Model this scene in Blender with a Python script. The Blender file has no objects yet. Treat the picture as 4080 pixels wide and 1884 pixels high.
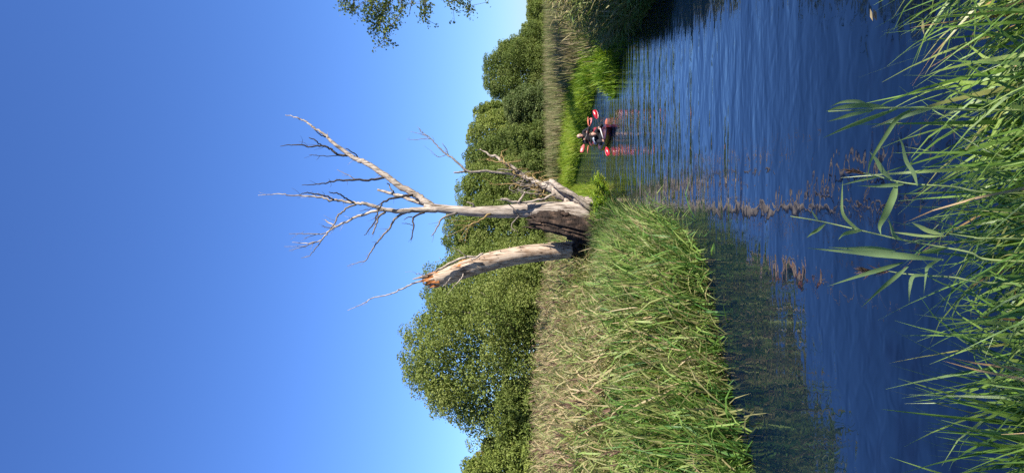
import bpy, bmesh, math, random
import numpy as np
from mathutils import Vector, Matrix

# ------------------------------------------------------------------ camera
sc = bpy.context.scene
COL = sc.collection
F = 2968.0; CX = 2040.0; CY = 942.0; HORIZON = 2148.0
EYE = Vector((0.0, 0.0, 2.2))
PITCH = math.atan((HORIZON - CX) / F)
FWD = Vector((0, math.cos(PITCH), math.sin(PITCH)))
UPV = Vector((0, -math.sin(PITCH), math.cos(PITCH)))
RGT = Vector((1, 0, 0))
cam_d = bpy.data.cameras.new('camera')
cam = bpy.data.objects.new('camera', cam_d)
COL.objects.link(cam)
cam_d.sensor_fit = 'HORIZONTAL'
cam_d.sensor_width = 36.0
cam_d.lens = 36.0 * F / 4080.0
cam_d.clip_start = 0.05
cam_d.clip_end = 3000.0
# the phone was held sideways: world up points to the left of the picture
cx, cy, cz = -UPV, RGT, -FWD
cam.matrix_world = Matrix(((cx.x, cy.x, cz.x, EYE.x), (cx.y, cy.y, cz.y, EYE.y), (cx.z, cy.z, cz.z, EYE.z), (0, 0, 0, 1)))
sc.camera = cam

# ------------------------------------------------------------------ light
SUN_AZ = math.radians(128.0)      # clockwise from the view direction (+Y)
SUN_EL = math.radians(37.0)
world = bpy.data.worlds.new('World')
sc.world = world
world.use_nodes = True
wn = world.node_tree
for n in list(wn.nodes):
    wn.nodes.remove(n)
sky = wn.nodes.new('ShaderNodeTexSky')
sky.sky_type = 'NISHITA'
sky.sun_disc = False
sky.sun_elevation = SUN_EL
sky.sun_rotation = SUN_AZ
sky.altitude = 50
sky.air_density = 1.0
sky.dust_density = 0.12
sky.ozone_density = 2.2
hs = wn.nodes.new('ShaderNodeMixRGB')       # the phone's vivid rendering of the blue, the same over the whole sky
hs.blend_type = 'MULTIPLY'
hs.inputs[0].default_value = 1.0
hs.inputs[2].default_value = (0.64, 0.94, 1.58, 1)
bg = wn.nodes.new('ShaderNodeBackground')
bg.inputs['Strength'].default_value = 0.0535
wo = wn.nodes.new('ShaderNodeOutputWorld')
wn.links.new(sky.outputs[0], hs.inputs[1])
wn.links.new(hs.outputs[0], bg.inputs['Color'])
wn.links.new(bg.outputs[0], wo.inputs['Surface'])
sun_d = bpy.data.lights.new('sun', 'SUN')
sun_d.energy = 5.0
sun_d.angle = math.radians(0.53)
sun_d.color = (1.0, 0.93, 0.82)
sun = bpy.data.objects.new('sun', sun_d)
COL.objects.link(sun)
sdir = Vector((math.sin(SUN_AZ) * math.cos(SUN_EL), math.cos(SUN_AZ) * math.cos(SUN_EL), math.sin(SUN_EL)))
sun.rotation_euler = sdir.to_track_quat('Z', 'Y').to_euler()
sun.location = (20, -20, 30)
vs = sc.view_settings
vs.view_transform = 'Standard'
vs.look = 'None'
vs.exposure = 1.3
vs.gamma = 1.0
vs.use_curve_mapping = False
sc.render.engine = 'CYCLES'
sc.cycles.max_bounces = 6
sc.cycles.diffuse_bounces = 3
sc.cycles.glossy_bounces = 3
sc.cycles.transmission_bounces = 4
sc.cycles.transparent_max_bounces = 4
sc.cycles.use_denoising = False
sc.cycles.sample_clamp_indirect = 4.0

# ------------------------------------------------------------------ helpers
def at(px, py, Y):
    """world point at depth Y seen at photo pixel (px, py)"""
    u = (CY - py) / F; v = (px - CX) / F
    d = FWD + RGT * u - UPV * v
    return EYE + d * (Y / d.y)

def rngf(seed):
    return np.random.default_rng(seed)

def np_mesh(name, V, Q, mat, attrs=None, smooth=False):
    """V (n,3), Q (m,3 or 4) -> mesh"""
    V = np.asarray(V, dtype=np.float32); Q = np.asarray(Q, dtype=np.int32)
    me = bpy.data.meshes.new(name)
    k = Q.shape[1]
    me.vertices.add(len(V)); me.vertices.foreach_set('co', V.ravel())
    me.loops.add(Q.size); me.loops.foreach_set('vertex_index', Q.ravel())
    me.polygons.add(len(Q))
    me.polygons.foreach_set('loop_start', np.arange(0, Q.size, k, dtype=np.int32))
    me.polygons.foreach_set('use_smooth', np.full(len(Q), bool(smooth)))
    for an, av in (attrs or {}).items():
        a = me.attributes.new(an, 'FLOAT', 'POINT')
        a.data.foreach_set('value', np.asarray(av, dtype=np.float32))
    me.update(calc_edges=True)
    if mat:
        me.materials.append(mat)
    return me

def link(name, me, parent=None, loc=None):
    o = bpy.data.objects.new(name, me)
    COL.objects.link(o)
    if parent:
        o.parent = parent
    if loc is not None:
        o.location = loc
    return o

def tag(o, label=None, cat=None, group=None, kind=None):
    if label: o['label'] = label
    if cat: o['category'] = cat
    if group: o['group'] = group
    if kind: o['kind'] = kind
    return o

def empty(name, loc, label, cat, group=None):
    o = bpy.data.objects.new(name, None)
    COL.objects.link(o)
    o.location = loc
    o.empty_display_size = 0.2
    return tag(o, label, cat, group)

def local(P, loc):
    return np.asarray(P) - np.array(loc, dtype=float)

def smoothstep(a, b, x):
    t = np.clip((x - a) / (b - a), 0, 1)
    return t * t * (3 - 2 * t)

def catmull(P, n=4):
    P = np.asarray(P, float)
    if len(P) < 3:
        t = np.linspace(0, 1, n + 1)[:, None]
        return P[0] * (1 - t) + P[-1] * t
    E = np.vstack([2 * P[0] - P[1], P, 2 * P[-1] - P[-2]])
    out = []
    for i in range(len(P) - 1):
        a, b, c, d = E[i:i + 4]
        for k in range(n):
            t = k / n
            out.append(.5 * ((2 * b) + (c - a) * t + (2 * a - 5 * b + 4 * c - d) * t * t + (3 * b - a - 3 * c + d) * t ** 3))
    out.append(P[-1])
    return np.array(out)

def tube(P, R, sides=8, ridge=0.0, seed=0, cap=True, rag=.05):
    """swept tube; returns V, Q (quads; caps as degenerate-free fans of quads)"""
    P = np.asarray(P, float); R = np.asarray(R, float)
    n = len(P)
    T = np.gradient(P, axis=0)
    T /= np.linalg.norm(T, axis=1)[:, None] + 1e-9
    a = np.array([0.0, 1.0, 0.05])
    N = np.cross(T, a); N /= np.linalg.norm(N, axis=1)[:, None] + 1e-9
    B = np.cross(T, N)
    th = np.linspace(0, 2 * math.pi, sides, endpoint=False)
    r = R[:, None] * np.ones(sides)
    if ridge:
        g = rngf(seed)
        ph = g.uniform(0, 6.28, 6)
        L = np.concatenate([[0], np.cumsum(np.linalg.norm(np.diff(P, axis=0), axis=1))])[:, None]
        w = (np.sin(3 * th + ph[0] + L * .7) * .5 + np.sin(5 * th + ph[1] - L * .9) * .4 + np.sin(9 * th + ph[2] + L * 1.7) * .25
             + np.sin(2 * th + ph[3] + L * 2.3) * .3 + g.normal(0, .30, (1, sides)))
        z_ = g.normal(0, rag * 2.4, (n + 6, sides))
        w = w + sum(z_[k_:k_ + n] for k_ in range(7)) / 7      # roughness drawn out along the grain
        r = r * (1 + ridge * w)
    V = P[:, None, :] + r[..., None] * (np.cos(th)[None, :, None] * N[:, None, :] + np.sin(th)[None, :, None] * B[:, None, :])
    V = V.reshape(-1, 3)
    i = np.arange(n - 1)[:, None]; j = np.arange(sides)[None, :]; j2 = (j + 1) % sides
    Q = np.stack([i * sides + j + 0 * j2, i * sides + j2, (i + 1) * sides + j2, (i + 1) * sides + j + 0 * j2], -1).reshape(-1, 4)
    if cap:
        k = len(V)
        V = np.vstack([V, P[:1], P[-1:]])
        c = []
        for jj in range(0, sides, 2):
            c.append([k, (jj + 2) % sides, (jj + 1) % sides, jj])
            o = (n - 1) * sides
            c.append([k + 1, o + jj, o + (jj + 1) % sides, o + (jj + 2) % sides])
        Q = np.vstack([Q, np.array(c)])
    return V, Q

class Acc:
    def __init__(s):
        s.V = []; s.Q = []; s.n = 0; s.A = []
    def add(s, V, Q, a=None):
        V = np.asarray(V).reshape(-1, 3)
        s.V.append(V); s.Q.append(np.asarray(Q) + s.n); s.n += len(V)
        if a is not None:
            s.A.append(np.asarray(a, float).ravel())
    def mesh(s, name, mat, loc=(0, 0, 0), smooth=False):
        V = np.vstack(s.V) - np.array(loc, float)
        return np_mesh(name, V, np.vstack(s.Q), mat, {'tint': np.concatenate(s.A)} if s.A else None, smooth)

def ribbons(P0, D0, L, W, droop, nseg, g, tint, twist=1.2, prof=None):
    """N curved blades. P0,D0 (N,3); L,W,droop,tint (N,)"""
    N = len(P0)
    P = np.array(P0, float); D = np.array(D0, float)
    D /= np.linalg.norm(D, axis=1)[:, None]
    hor = np.cross(D, np.array([0, 0, 1.0])); hor += g.normal(0, .02, hor.shape)
    hor /= np.linalg.norm(hor, axis=1)[:, None] + 1e-9
    tw = g.uniform(-twist, twist, N)
    rows = []
    if prof is None:
        prof = lambda t: 0.35 + 0.65 * np.sin(np.pi * min(t * 1.25 + .12, 1.0)) if t < .55 else max(0.04, (1 - t) / .45)
    st = (np.asarray(L) / nseg)[:, None]
    for k in range(nseg + 1):
        t = k / nseg
        S = hor - D * np.sum(hor * D, axis=1)[:, None]
        S /= np.linalg.norm(S, axis=1)[:, None] + 1e-9
        Nn = np.cross(S, D)
        a = (tw * (0.3 + .7 * t))[:, None]
        S2 = S * np.cos(a) + Nn * np.sin(a)
        h = (np.asarray(W) * .5 * prof(t))[:, None]
        rows.append(P - S2 * h); rows.append(P + S2 * h)
        P = P + D * st
        D = D + np.array([0, 0, -1.0]) * (np.asarray(droop) / nseg * (0.5 + t))[:, None]
        D /= np.linalg.norm(D, axis=1)[:, None]
    V = np.stack(rows, 1)                       # N, 2(nseg+1), 3
    m = 2 * (nseg + 1)
    b = (np.arange(N) * m)[:, None, None]
    q = np.array([[2 * k, 2 * k + 1, 2 * k + 3, 2 * k + 2] for k in range(nseg)])[None]
    Q = (b + q).reshape(-1, 4)
    return V.reshape(-1, 3), Q, np.repeat(np.asarray(tint, float), m)

# ------------------------------------------------------------------ materials
def new_mat(name):
    m = bpy.data.materials.new(name); m.use_nodes = True
    nt = m.node_tree
    for n in list(nt.nodes): nt.nodes.remove(n)
    return m, nt

def N_(nt, t, **kw):
    n = nt.nodes.new(t)
    for k, v in kw.items():
        if k in n.inputs: n.inputs[k].default_value = v
        else: setattr(n, k, v)
    return n

def ramp(nt, stops, interp='LINEAR'):
    r = nt.nodes.new('ShaderNodeValToRGB')
    r.color_ramp.interpolation = interp
    e = r.color_ramp.elements
    while len(e) < len(stops): e.new(0.5)
    for el, (p, c) in zip(e, stops):
        el.position = p; el.color = (*c, 1)
    return r

def foliage_mat(name, stops, trans=0.32, rough=0.55, spec=0.25):
    m, nt = new_mat(name)
    at_ = N_(nt, 'ShaderNodeAttribute', attribute_name='tint')
    r = ramp(nt, stops)
    nt.links.new(at_.outputs['Fac'], r.inputs[0])
    p = N_(nt, 'ShaderNodeBsdfPrincipled', Roughness=rough)
    p.inputs['Specular IOR Level'].default_value = spec
    tr = N_(nt, 'ShaderNodeBsdfTranslucent')
    mx = N_(nt, 'ShaderNodeMixShader'); mx.inputs[0].default_value = trans
    out = N_(nt, 'ShaderNodeOutputMaterial')
    g = N_(nt, 'ShaderNodeMixRGB', blend_type='MULTIPLY'); g.inputs[0].default_value = 1.0
    g.inputs[2].default_value = (1.25, 1.35, 0.7, 1)
    nt.links.new(r.outputs[0], p.inputs['Base Color'])
    nt.links.new(r.outputs[0], g.inputs[1]); nt.links.new(g.outputs[0], tr.inputs[0])
    nt.links.new(p.outputs[0], mx.inputs[1]); nt.links.new(tr.outputs[0], mx.inputs[2])
    nt.links.new(mx.outputs[0], out.inputs[0])
    return m

def wood_mat(name, stops, scale=(14, 14, 2.2), rough=0.85, bump=0.5, detail=6, blotch=None):
    m, nt = new_mat(name)
    tc = N_(nt, 'ShaderNodeTexCoord')
    mp = N_(nt, 'ShaderNodeMapping'); mp.inputs['Scale'].default_value = scale
    no = N_(nt, 'ShaderNodeTexNoise', Scale=1.0, Detail=detail, Roughness=0.65)
    r = ramp(nt, stops)
    nt.links.new(tc.outputs['Object'], mp.inputs[0]); nt.links.new(mp.outputs[0], no.inputs['Vector'])
    nt.links.new(no.outputs['Fac'], r.inputs[0])
    col = r.outputs[0]
    if blotch:
        n2 = N_(nt, 'ShaderNodeTexNoise', Scale=1.0, Detail=5.0, Roughness=0.65)
        mp2 = N_(nt, 'ShaderNodeMapping'); mp2.inputs['Scale'].default_value = (5, 5, 1.5)
        nt.links.new(tc.outputs['Object'], mp2.inputs[0]); nt.links.new(mp2.outputs[0], n2.inputs['Vector'])
        r2 = ramp(nt, [(0.54, (0, 0, 0)), (0.68, (.8, .8, .8))])
        nt.links.new(n2.outputs['Fac'], r2.inputs[0])
        mx = N_(nt, 'ShaderNodeMixRGB'); mx.inputs[2].default_value = (*blotch, 1)
        nt.links.new(r2.outputs[0], mx.inputs[0]); nt.links.new(col, mx.inputs[1])
        col = mx.outputs[0]
    if blotch:      # drying cracks along the grain
        mp3 = N_(nt, 'ShaderNodeMapping'); mp3.inputs['Scale'].default_value = (26, 26, 1.3)
        n3 = N_(nt, 'ShaderNodeTexNoise', Scale=1.0, Detail=3.0, Roughness=0.55)
        nt.links.new(tc.outputs['Object'], mp3.inputs[0]); nt.links.new(mp3.outputs[0], n3.inputs['Vector'])
        r3 = ramp(nt, [(0.36, (.22, .19, .17)), (0.43, (1, 1, 1))])
        nt.links.new(n3.outputs['Fac'], r3.inputs[0])
        m3 = N_(nt, 'ShaderNodeMixRGB', blend_type='MULTIPLY'); m3.inputs[0].default_value = 1.0
        nt.links.new(col, m3.inputs[1]); nt.links.new(r3.outputs[0], m3.inputs[2]); col = m3.outputs[0]
    p = N_(nt, 'ShaderNodeBsdfPrincipled', Roughness=rough)
    p.inputs['Specular IOR Level'].default_value = 0.2
    b = N_(nt, 'ShaderNodeBump', Strength=bump, Distance=0.03)
    nt.links.new(no.outputs['Fac'], b.inputs['Height'])
    nt.links.new(b.outputs[0], p.inputs['Normal'])
    nt.links.new(col, p.inputs['Base Color'])
    out = N_(nt, 'ShaderNodeOutputMaterial'); nt.links.new(p.outputs[0], out.inputs[0])
    return m

def plain_mat(name, c, rough=0.5, var=0.15, spec=0.5, scale=25):
    m, nt = new_mat(name)
    no = N_(nt, 'ShaderNodeTexNoise', Scale=scale, Detail=3.0)
    tc = N_(nt, 'ShaderNodeTexCoord'); nt.links.new(tc.outputs['Object'], no.inputs['Vector'])
    r = ramp(nt, [(0.3, tuple(x * (1 - var) for x in c)), (0.7, tuple(min(1, x * (1 + var)) for x in c))])
    nt.links.new(no.outputs['Fac'], r.inputs[0])
    p = N_(nt, 'ShaderNodeBsdfPrincipled', Roughness=rough)
    p.inputs['Specular IOR Level'].default_value = spec
    nt.links.new(r.outputs[0], p.inputs['Base Color'])
    out = N_(nt, 'ShaderNodeOutputMaterial'); nt.links.new(p.outputs[0], out.inputs[0])
    return m

M = {}
M['reed'] = foliage_mat('reed_leaves', [(0.0, (0.045, 0.115, 0.024)), (0.25, (0.105, 0.200, 0.036)), (0.45, (0.180, 0.240, 0.058)),
                                        (0.65, (0.205, 0.205, 0.080)), (0.85, (0.27, 0.225, 0.112)), (1.0, (0.35, 0.27, 0.145))], 0.25, 0.5)
M['far_reed'] = foliage_mat('far_reed_leaves', [(0.0, (0.060, 0.11, 0.026)), (0.4, (0.125, 0.150, 0.045)), (0.65, (0.165, 0.145, 0.070)), (1.0, (0.25, 0.195, 0.115))], 0.2, 0.6)
M['bright'] = foliage_mat('bright_sedge', [(0.0, (0.045, 0.12, 0.016)), (0.35, (0.15, 0.25, 0.022)), (0.7, (0.26, 0.33, 0.034)), (1.0, (0.30, 0.285, 0.075))], 0.4, 0.5)
M['sedge'] = foliage_mat('bank_sedge', [(0.0, (0.050, 0.120, 0.022)), (0.4, (0.115, 0.210, 0.034)), (0.8, (0.205, 0.275, 0.055)), (0.93, (0.22, 0.21, 0.065)), (1.0, (0.30, 0.19, 0.075))], 0.3, 0.42, 0.4)
M['reed_near'] = foliage_mat('reed_plant_leaves', [(0.0, (0.11, 0.175, 0.075)), (0.5, (0.175, 0.255, 0.11)), (1.0, (0.27, 0.34, 0.13))], 0.4, 0.5, 0.3)
M['plume'] = foliage_mat('reed_plume', [(0.0, (0.10, 0.055, 0.045)), (1.0, (0.26, 0.17, 0.12))], 0.3, 0.8, 0.1)
M['dead_wood'] = wood_mat('bleached_dead_wood', [(0.30, (0.09, 0.068, 0.05)), (0.42, (0.22, 0.18, 0.145)), (0.54, (0.34, 0.29, 0.24)), (0.72, (0.44, 0.385, 0.33))], blotch=(0.17, 0.14, 0.115))
M['broken_wood'] = wood_mat('barkless_broken_trunk', [(0.30, (0.09, 0.058, 0.040)), (0.42, (0.245, 0.175, 0.122)), (0.56, (0.385, 0.305, 0.23)), (0.75, (0.48, 0.405, 0.325))], scale=(11, 11, 1.6), blotch=(0.18, 0.11, 0.062))
M['dark_bark'] = wood_mat('dark_bark', [(0.3, (0.018, 0.015, 0.014)), (0.6, (0.06, 0.05, 0.045)), (0.8, (0.17, 0.14, 0.12))], scale=(20, 20, 20))
M['branch_bark'] = wood_mat('grey_branch_bark', [(0.3, (0.09, 0.075, 0.062)), (0.55, (0.17, 0.145, 0.12)), (0.75, (0.29, 0.25, 0.21))], scale=(16, 16, 16))
M['rotten'] = wood_mat('rotten_wood', [(0.32, (0.006, 0.0045, 0.004)), (0.50, (0.024, 0.016, 0.012)), (0.63, (0.066, 0.042, 0.029)), (0.78, (0.16, 0.11, 0.08))], scale=(9, 9, 4), bump=0.9)
M['orange_wood'] = wood_mat('fresh_orange_splinters', [(0.3, (0.17, 0.06, 0.018)), (0.55, (0.36, 0.145, 0.05)), (0.8, (0.48, 0.26, 0.12))], scale=(30, 30, 5), bump=0.8)
M['yellow_twig'] = wood_mat('yellowish_twigs', [(0.3, (0.16, 0.11, 0.045)), (0.7, (0.34, 0.24, 0.10))], scale=(10, 10, 10))
M['trunk'] = wood_mat('tree_bark', [(0.3, (0.045, 0.036, 0.03)), (0.6, (0.13, 0.105, 0.085)), (0.8, (0.25, 0.21, 0.18))], scale=(6, 6, 3))
M['mud'] = wood_mat('mud', [(0.3, (0.03, 0.022, 0.015)), (0.7, (0.10, 0.075, 0.05))], scale=(8, 8, 8))

# ------------------------------------------------------------------ the river and the land
RIVER = np.array([(-60, 1.0), (-20, 3.4), (-9, 3.6), (-5, 3.3), (-2, 3.0), (0, 2.9), (1, 2.95), (2.2, 3.2), (4.2, 3.9), (5.2, 7), (5.0, 11), (4.62, 14.4), (4.75, 16.5),
                  (5.3, 18.3), (5.2, 19.8), (4.15, 21.6), (4.5, 22.8), (6.3, 24.2), (6.6, 26.5), (5.7, 29.2), (5.1, 33), (4.25, 40), (3.3, 47), (2.75, 47),
                  (2.75, 43), (2.1, 33), (1.75, 26.5), (1.5, 23.6), (1.15, 21.6), (0.62, 20.3), (0.2, 18), (0.1, 14), (-0.05, 11.8), (-0.4, 10.3), (-0.85, 9.6),
                  (-1.45, 9.2), (-2.1, 8.55), (-2.6, 7.75), (-4.2, 7.0), (-9, 6.8), (-20, 7.5), (-60, 8)], float)

def river_sd(X, Y):
    """positive inside the channel, metres to the bank"""
    X = np.asarray(X, float); Y = np.asarray(Y, float)
    A = RIVER; B = np.roll(RIVER, -1, 0)
    best = np.full(X.shape, 1e9); inside = np.zeros(X.shape, bool)
    for (ax, ay), (bx, by) in zip(A, B):
        dx, dy = bx - ax, by - ay
        t = np.clip(((X - ax) * dx + (Y - ay) * dy) / (dx * dx + dy * dy), 0, 1)
        d = np.hypot(X - ax - t * dx, Y - ay - t * dy)
        best = np.minimum(best, d)
        if dy != 0:
            c = ((ay > Y) != (by > Y)) & (X < (bx - ax) * (Y - ay) / dy + ax)
            inside ^= c
    return np.where(inside, best, -best)

def wav(X, Y, s=1.0):
    return (np.sin(X * 1.3 * s + Y * .7 * s) + np.sin(X * .5 * s - Y * 1.1 * s + 2) + np.sin(X * 2.1 * s + 1.3) * np.sin(Y * 1.7 * s)) / 3

def land_z(X, Y):
    d = river_sd(X, Y)
    near = smoothstep(7, 2, Y) * smoothstep(-8, -1, X * 0 - np.abs(X) * .3)
    z = np.where(d > 0, -0.12 - 0.75 * smoothstep(0, 1.6, d),
                 -0.12 + 0.26 * smoothstep(0, .35, -d) + (0.16 + 0.2 * near) * smoothstep(.3, 2.2, -d) + 0.05 * wav(X, Y) * smoothstep(.3, 2, -d))
    z = z + np.where(Y > 60, (Y - 60) * 0.0012, 0)
    return z

def spaced(lo, hi, c, n, k):
    t = np.linspace(-1, 1, n)
    s = np.sinh(k * t) / np.sinh(k)
    return np.where(s < 0, c + s * (c - lo), c + s * (hi - c))

gx = spaced(-700, 700, 1.5, 260, 6.2); gy = spaced(-60, 1500, 12, 300, 5.6)
GX, GY = np.meshgrid(gx, gy)
GZ = land_z(GX.ravel(), GY.ravel())
ny, nx = GX.shape
ii = (np.arange(ny - 1)[:, None] * nx + np.arange(nx - 1)[None, :]).ravel()
m, nt = new_mat('bank_ground')
tc = N_(nt, 'ShaderNodeTexCoord')
n1 = N_(nt, 'ShaderNodeTexNoise', Scale=0.06, Detail=6.0, Roughness=0.6)
n2 = N_(nt, 'ShaderNodeTexNoise', Scale=3.0, Detail=6.0, Roughness=0.7)
r1 = ramp(nt, [(0.3, (0.13, 0.14, 0.045)), (0.55, (0.27, 0.225, 0.10)), (0.75, (0.36, 0.28, 0.14))])
r2 = ramp(nt, [(0.25, (0.35, 0.35, 0.35)), (0.75, (1.15, 1.15, 1.15))])
mx = N_(nt, 'ShaderNodeMixRGB', blend_type='MULTIPLY'); mx.inputs[0].default_value = 1
p = N_(nt, 'ShaderNodeBsdfPrincipled', Roughness=0.95)
out = N_(nt, 'ShaderNodeOutputMaterial')
for a, b in ((tc.outputs['Object'], n1.inputs['Vector']), (tc.outputs['Object'], n2.inputs['Vector']), (n1.outputs[0], r1.inputs[0]), (n2.outputs[0], r2.inputs[0]),
             (r1.outputs[0], mx.inputs[1]), (r2.outputs[0], mx.inputs[2]), (mx.outputs[0], p.inputs['Base Color']), (p.outputs[0], out.inputs[0])):
    nt.links.new(a, b)
ground = link('ground', np_mesh('ground', np.stack([GX.ravel(), GY.ravel(), GZ], 1), np.stack([ii, ii + 1, ii + nx + 1, ii + nx], 1), m, smooth=True))
tag(ground, 'grassy river banks and meadow', None, None, 'structure')

# water: one sheet with real ripples in its relief
m, nt = new_mat('river_water')
tc = N_(nt, 'ShaderNodeTexCoord')
def wave(sx, sy, rot, detail, rough, dist=0.0):
    mp = N_(nt, 'ShaderNodeMapping'); mp.inputs['Scale'].default_value = (sx, sy, 1); mp.inputs['Rotation'].default_value = (0, 0, math.radians(rot))
    nt.links.new(tc.outputs['Object'], mp.inputs[0])
    no = N_(nt, 'ShaderNodeTexNoise', Scale=1.0, Detail=detail, Roughness=rough)
    no.inputs['Distortion'].default_value = dist
    nt.links.new(mp.outputs[0], no.inputs['Vector'])
    return no.outputs['Fac']
def mathn(op, a, b):
    n = N_(nt, 'ShaderNodeMath', operation=op)
    for i, v in enumerate((a, b)):
        if isinstance(v, (int, float)): n.inputs[i].default_value = v
        else: nt.links.new(v, n.inputs[i])
    return n.outputs[0]
w1 = wave(0.95, 3.5, 6, 1.0, 0.5, 0.5)      # wind ripples, crests across the view
w2 = wave(2.8, 9.0, -9, 1.0, 0.5, 0.4)
w3 = wave(0.35, 1.1, 22, 1.0, 0.4)          # slow swell
w4 = wave(5.0, 6.5, 20, 1.0, 0.5, 0.6)       # fine dimples
sepn = N_(nt, 'ShaderNodeSeparateXYZ'); nt.links.new(tc.outputs['Object'], sepn.inputs[0])
mr = N_(nt, 'ShaderNodeMapRange'); mr.inputs['From Min'].default_value = 5.0; mr.inputs['From Max'].default_value = 13.0
mr.inputs['To Min'].default_value = 0.10; mr.inputs['To Max'].default_value = 1.0
nt.links.new(sepn.outputs['Y'], mr.inputs['Value'])
patch = wave(0.25, 0.16, 0, 2.0, 0.5)
pr = N_(nt, 'ShaderNodeMapRange'); pr.inputs['From Min'].default_value = 0.35; pr.inputs['From Max'].default_value = 0.6
pr.inputs['To Min'].default_value = 0.45; pr.inputs['To Max'].default_value = 1.1
nt.links.new(patch, pr.inputs['Value'])
amp = mathn('MULTIPLY', mr.outputs[0], pr.outputs[0])
# the kayaks' wake roughens the water round them
vd = N_(nt, 'ShaderNodeVectorMath', operation='DISTANCE'); vd.inputs[1].default_value = (4.3, 28.0, 0)
nt.links.new(tc.outputs['Object'], vd.inputs[0])
wk = N_(nt, 'ShaderNodeMapRange'); wk.inputs['From Min'].default_value = 2.5; wk.inputs['From Max'].default_value = 4.5
wk.inputs['To Min'].default_value = 3.4; wk.inputs['To Max'].default_value = 1.0
nt.links.new(vd.outputs['Value'], wk.inputs['Value'])
amp = mathn('MULTIPLY', amp, wk.outputs[0])
rip = mathn('ADD', mathn('MULTIPLY', w1, 0.028), mathn('MULTIPLY', w2, 0.0075))
rip = mathn('MULTIPLY', rip, amp)
hgt = mathn('ADD', mathn('ADD', rip, mathn('MULTIPLY', w3, 0.024)), mathn('MULTIPLY', w4, 0.0036))
bmp = N_(nt, 'ShaderNodeBump', Strength=1.0, Distance=1.0)
nt.links.new(hgt, bmp.inputs['Height'])
p = N_(nt, 'ShaderNodeBsdfPrincipled', Roughness=0.02, IOR=1.52)
p.inputs['Base Color'].default_value = (0.0015, 0.006, 0.018, 1)
nt.links.new(bmp.outputs[0], p.inputs['Normal'])
out = N_(nt, 'ShaderNodeOutputMaterial'); nt.links.new(p.outputs[0], out.inputs[0])
V = np.array([(-60, -2, 0), (40, -2, 0), (40, 60, 0), (-60, 60, 0)], float)
water = link('water', np_mesh('water', V, np.array([[0, 1, 2, 3]]), m))
tag(water, 'calm blue river water with small ripples', None, None, 'structure')

# ------------------------------------------------------------------ reeds and sedges (uncountable)
def scatter(g, n, x0, x1, y0, y1, cond):
    X = g.uniform(x0, x1, n); Y = g.uniform(y0, y1, n)
    d = river_sd(X, Y)
    k = cond(X, Y, -d)
    return X[k], Y[k], -d[k]

def reeds(acc, g, X, Y, H, tint, nleaf=9, leafL=(.28, .5), leafW=(.018, .034), lean=(-.10, .03), nseg=3, spread=.10, leaf_from=.12, stems=True, tvar=.12, droop=(.8, 2.3), topdry=0.25, lift=(.5, 1.3)):
    """stalks with alternating drooping leaves"""
    N = len(X)
    Z = land_z(X, Y)
    base = np.stack([X, Y, np.maximum(Z, -.25) - .02], 1)
    ld = np.stack([g.normal(lean[0], spread, N), g.normal(lean[1], spread, N), np.ones(N)], 1)
    if stems:
        v, q, a = ribbons(base, ld, H, np.full(N, .008), g.uniform(.02, .14, N), 3, g, np.clip(tint + .28, 0, 1), 3.0, lambda t: 1 - .5 * t)
        acc.add(v, q, a)
    ldn = ld / np.linalg.norm(ld, axis=1)[:, None]
    az0 = g.uniform(0, 6.28, N)
    for k in range(nleaf):
        f = leaf_from + (1 - leaf_from) * (k + g.uniform(0, 1, N)) / nleaf
        P = base + ldn * (H * f)[:, None]
        az = az0 + (k % 2) * math.pi + g.normal(0, .6, N)
        el = g.uniform(*lift, N)
        D = np.stack([np.cos(az) * np.cos(el) + lean[0] * 1.5, np.sin(az) * np.cos(el), np.sin(el)], 1)
        L = g.uniform(*leafL, N) * (.75 + .5 * np.sin(np.pi * f))
        W = g.uniform(*leafW, N)
        tt = np.clip(tint + g.normal(0, tvar, N) + topdry * (f - .5), 0, 1)
        v, q, a = ribbons(P, D, L, W, g.uniform(droop[0], droop[1], N), nseg, g, tt, 1.3)
        acc.add(v, q, a)
    return base, ldn

def plumes(acc, g, P, D, n=7, L=.2):
    for k in range(n):
        N = len(P)
        az = g.uniform(0, 6.28, N)
        d = D + np.stack([np.cos(az), np.sin(az), np.zeros(N)], 1) * g.uniform(.15, .5, N)[:, None] + np.array([-.25, 0, 0])
        v, q, a = ribbons(P - D * g.uniform(0, .12, N)[:, None], d, g.uniform(.5, 1, N) * L, np.full(N, .022), g.uniform(.3, 1.4, N), 2, g, g.uniform(0, 1, N), 2.0)
        acc.add(v, q, a)

g = rngf(11)
LEFT = lambda X, Y, e: (e > -.25) & (X < 1.0 + (Y - 14) * .05) & (X > -.345 * Y - 1.3) & (Y > 6.6)
hgt_left = lambda e, Y: np.interp(e, [-.3, .1, .6, 1.3, 2.5, 4.5, 7.5], [.48, .68, .84, 1.02, 1.34, 1.70, 2.0])
acc = Acc()
# front fringe: low green blades hanging over the water
X, Y, e = scatter(g, 26000, -9, .8, 6.6, 23, lambda X, Y, e: LEFT(X, Y, e) & (e < .9) & (Y < 22.2))
k = g.uniform(0, 1, len(X)) < np.interp(Y, [7, 12, 22], [.9, .75, .5]); X, Y, e = X[k], Y[k], e[k]
H = hgt_left(e, Y) * (1 + .28 * wav(X, Y, 2.3)) * g.uniform(.6, 1.1, len(X)) * np.interp(Y, [11, 14, 17, 22], [1, .7, .36, .24])
reeds(acc, g, X, Y, H, np.clip(g.normal(.36, .15, len(X)) + .15 * wav(X, Y, 1.7), 0, 1), nleaf=6, leafL=(.32, .72), leafW=(.014, .030), lean=(.03, -.10), spread=.16, leaf_from=.03, tvar=.2, lift=(.8, 1.42), droop=(.5, 1.9))
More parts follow.
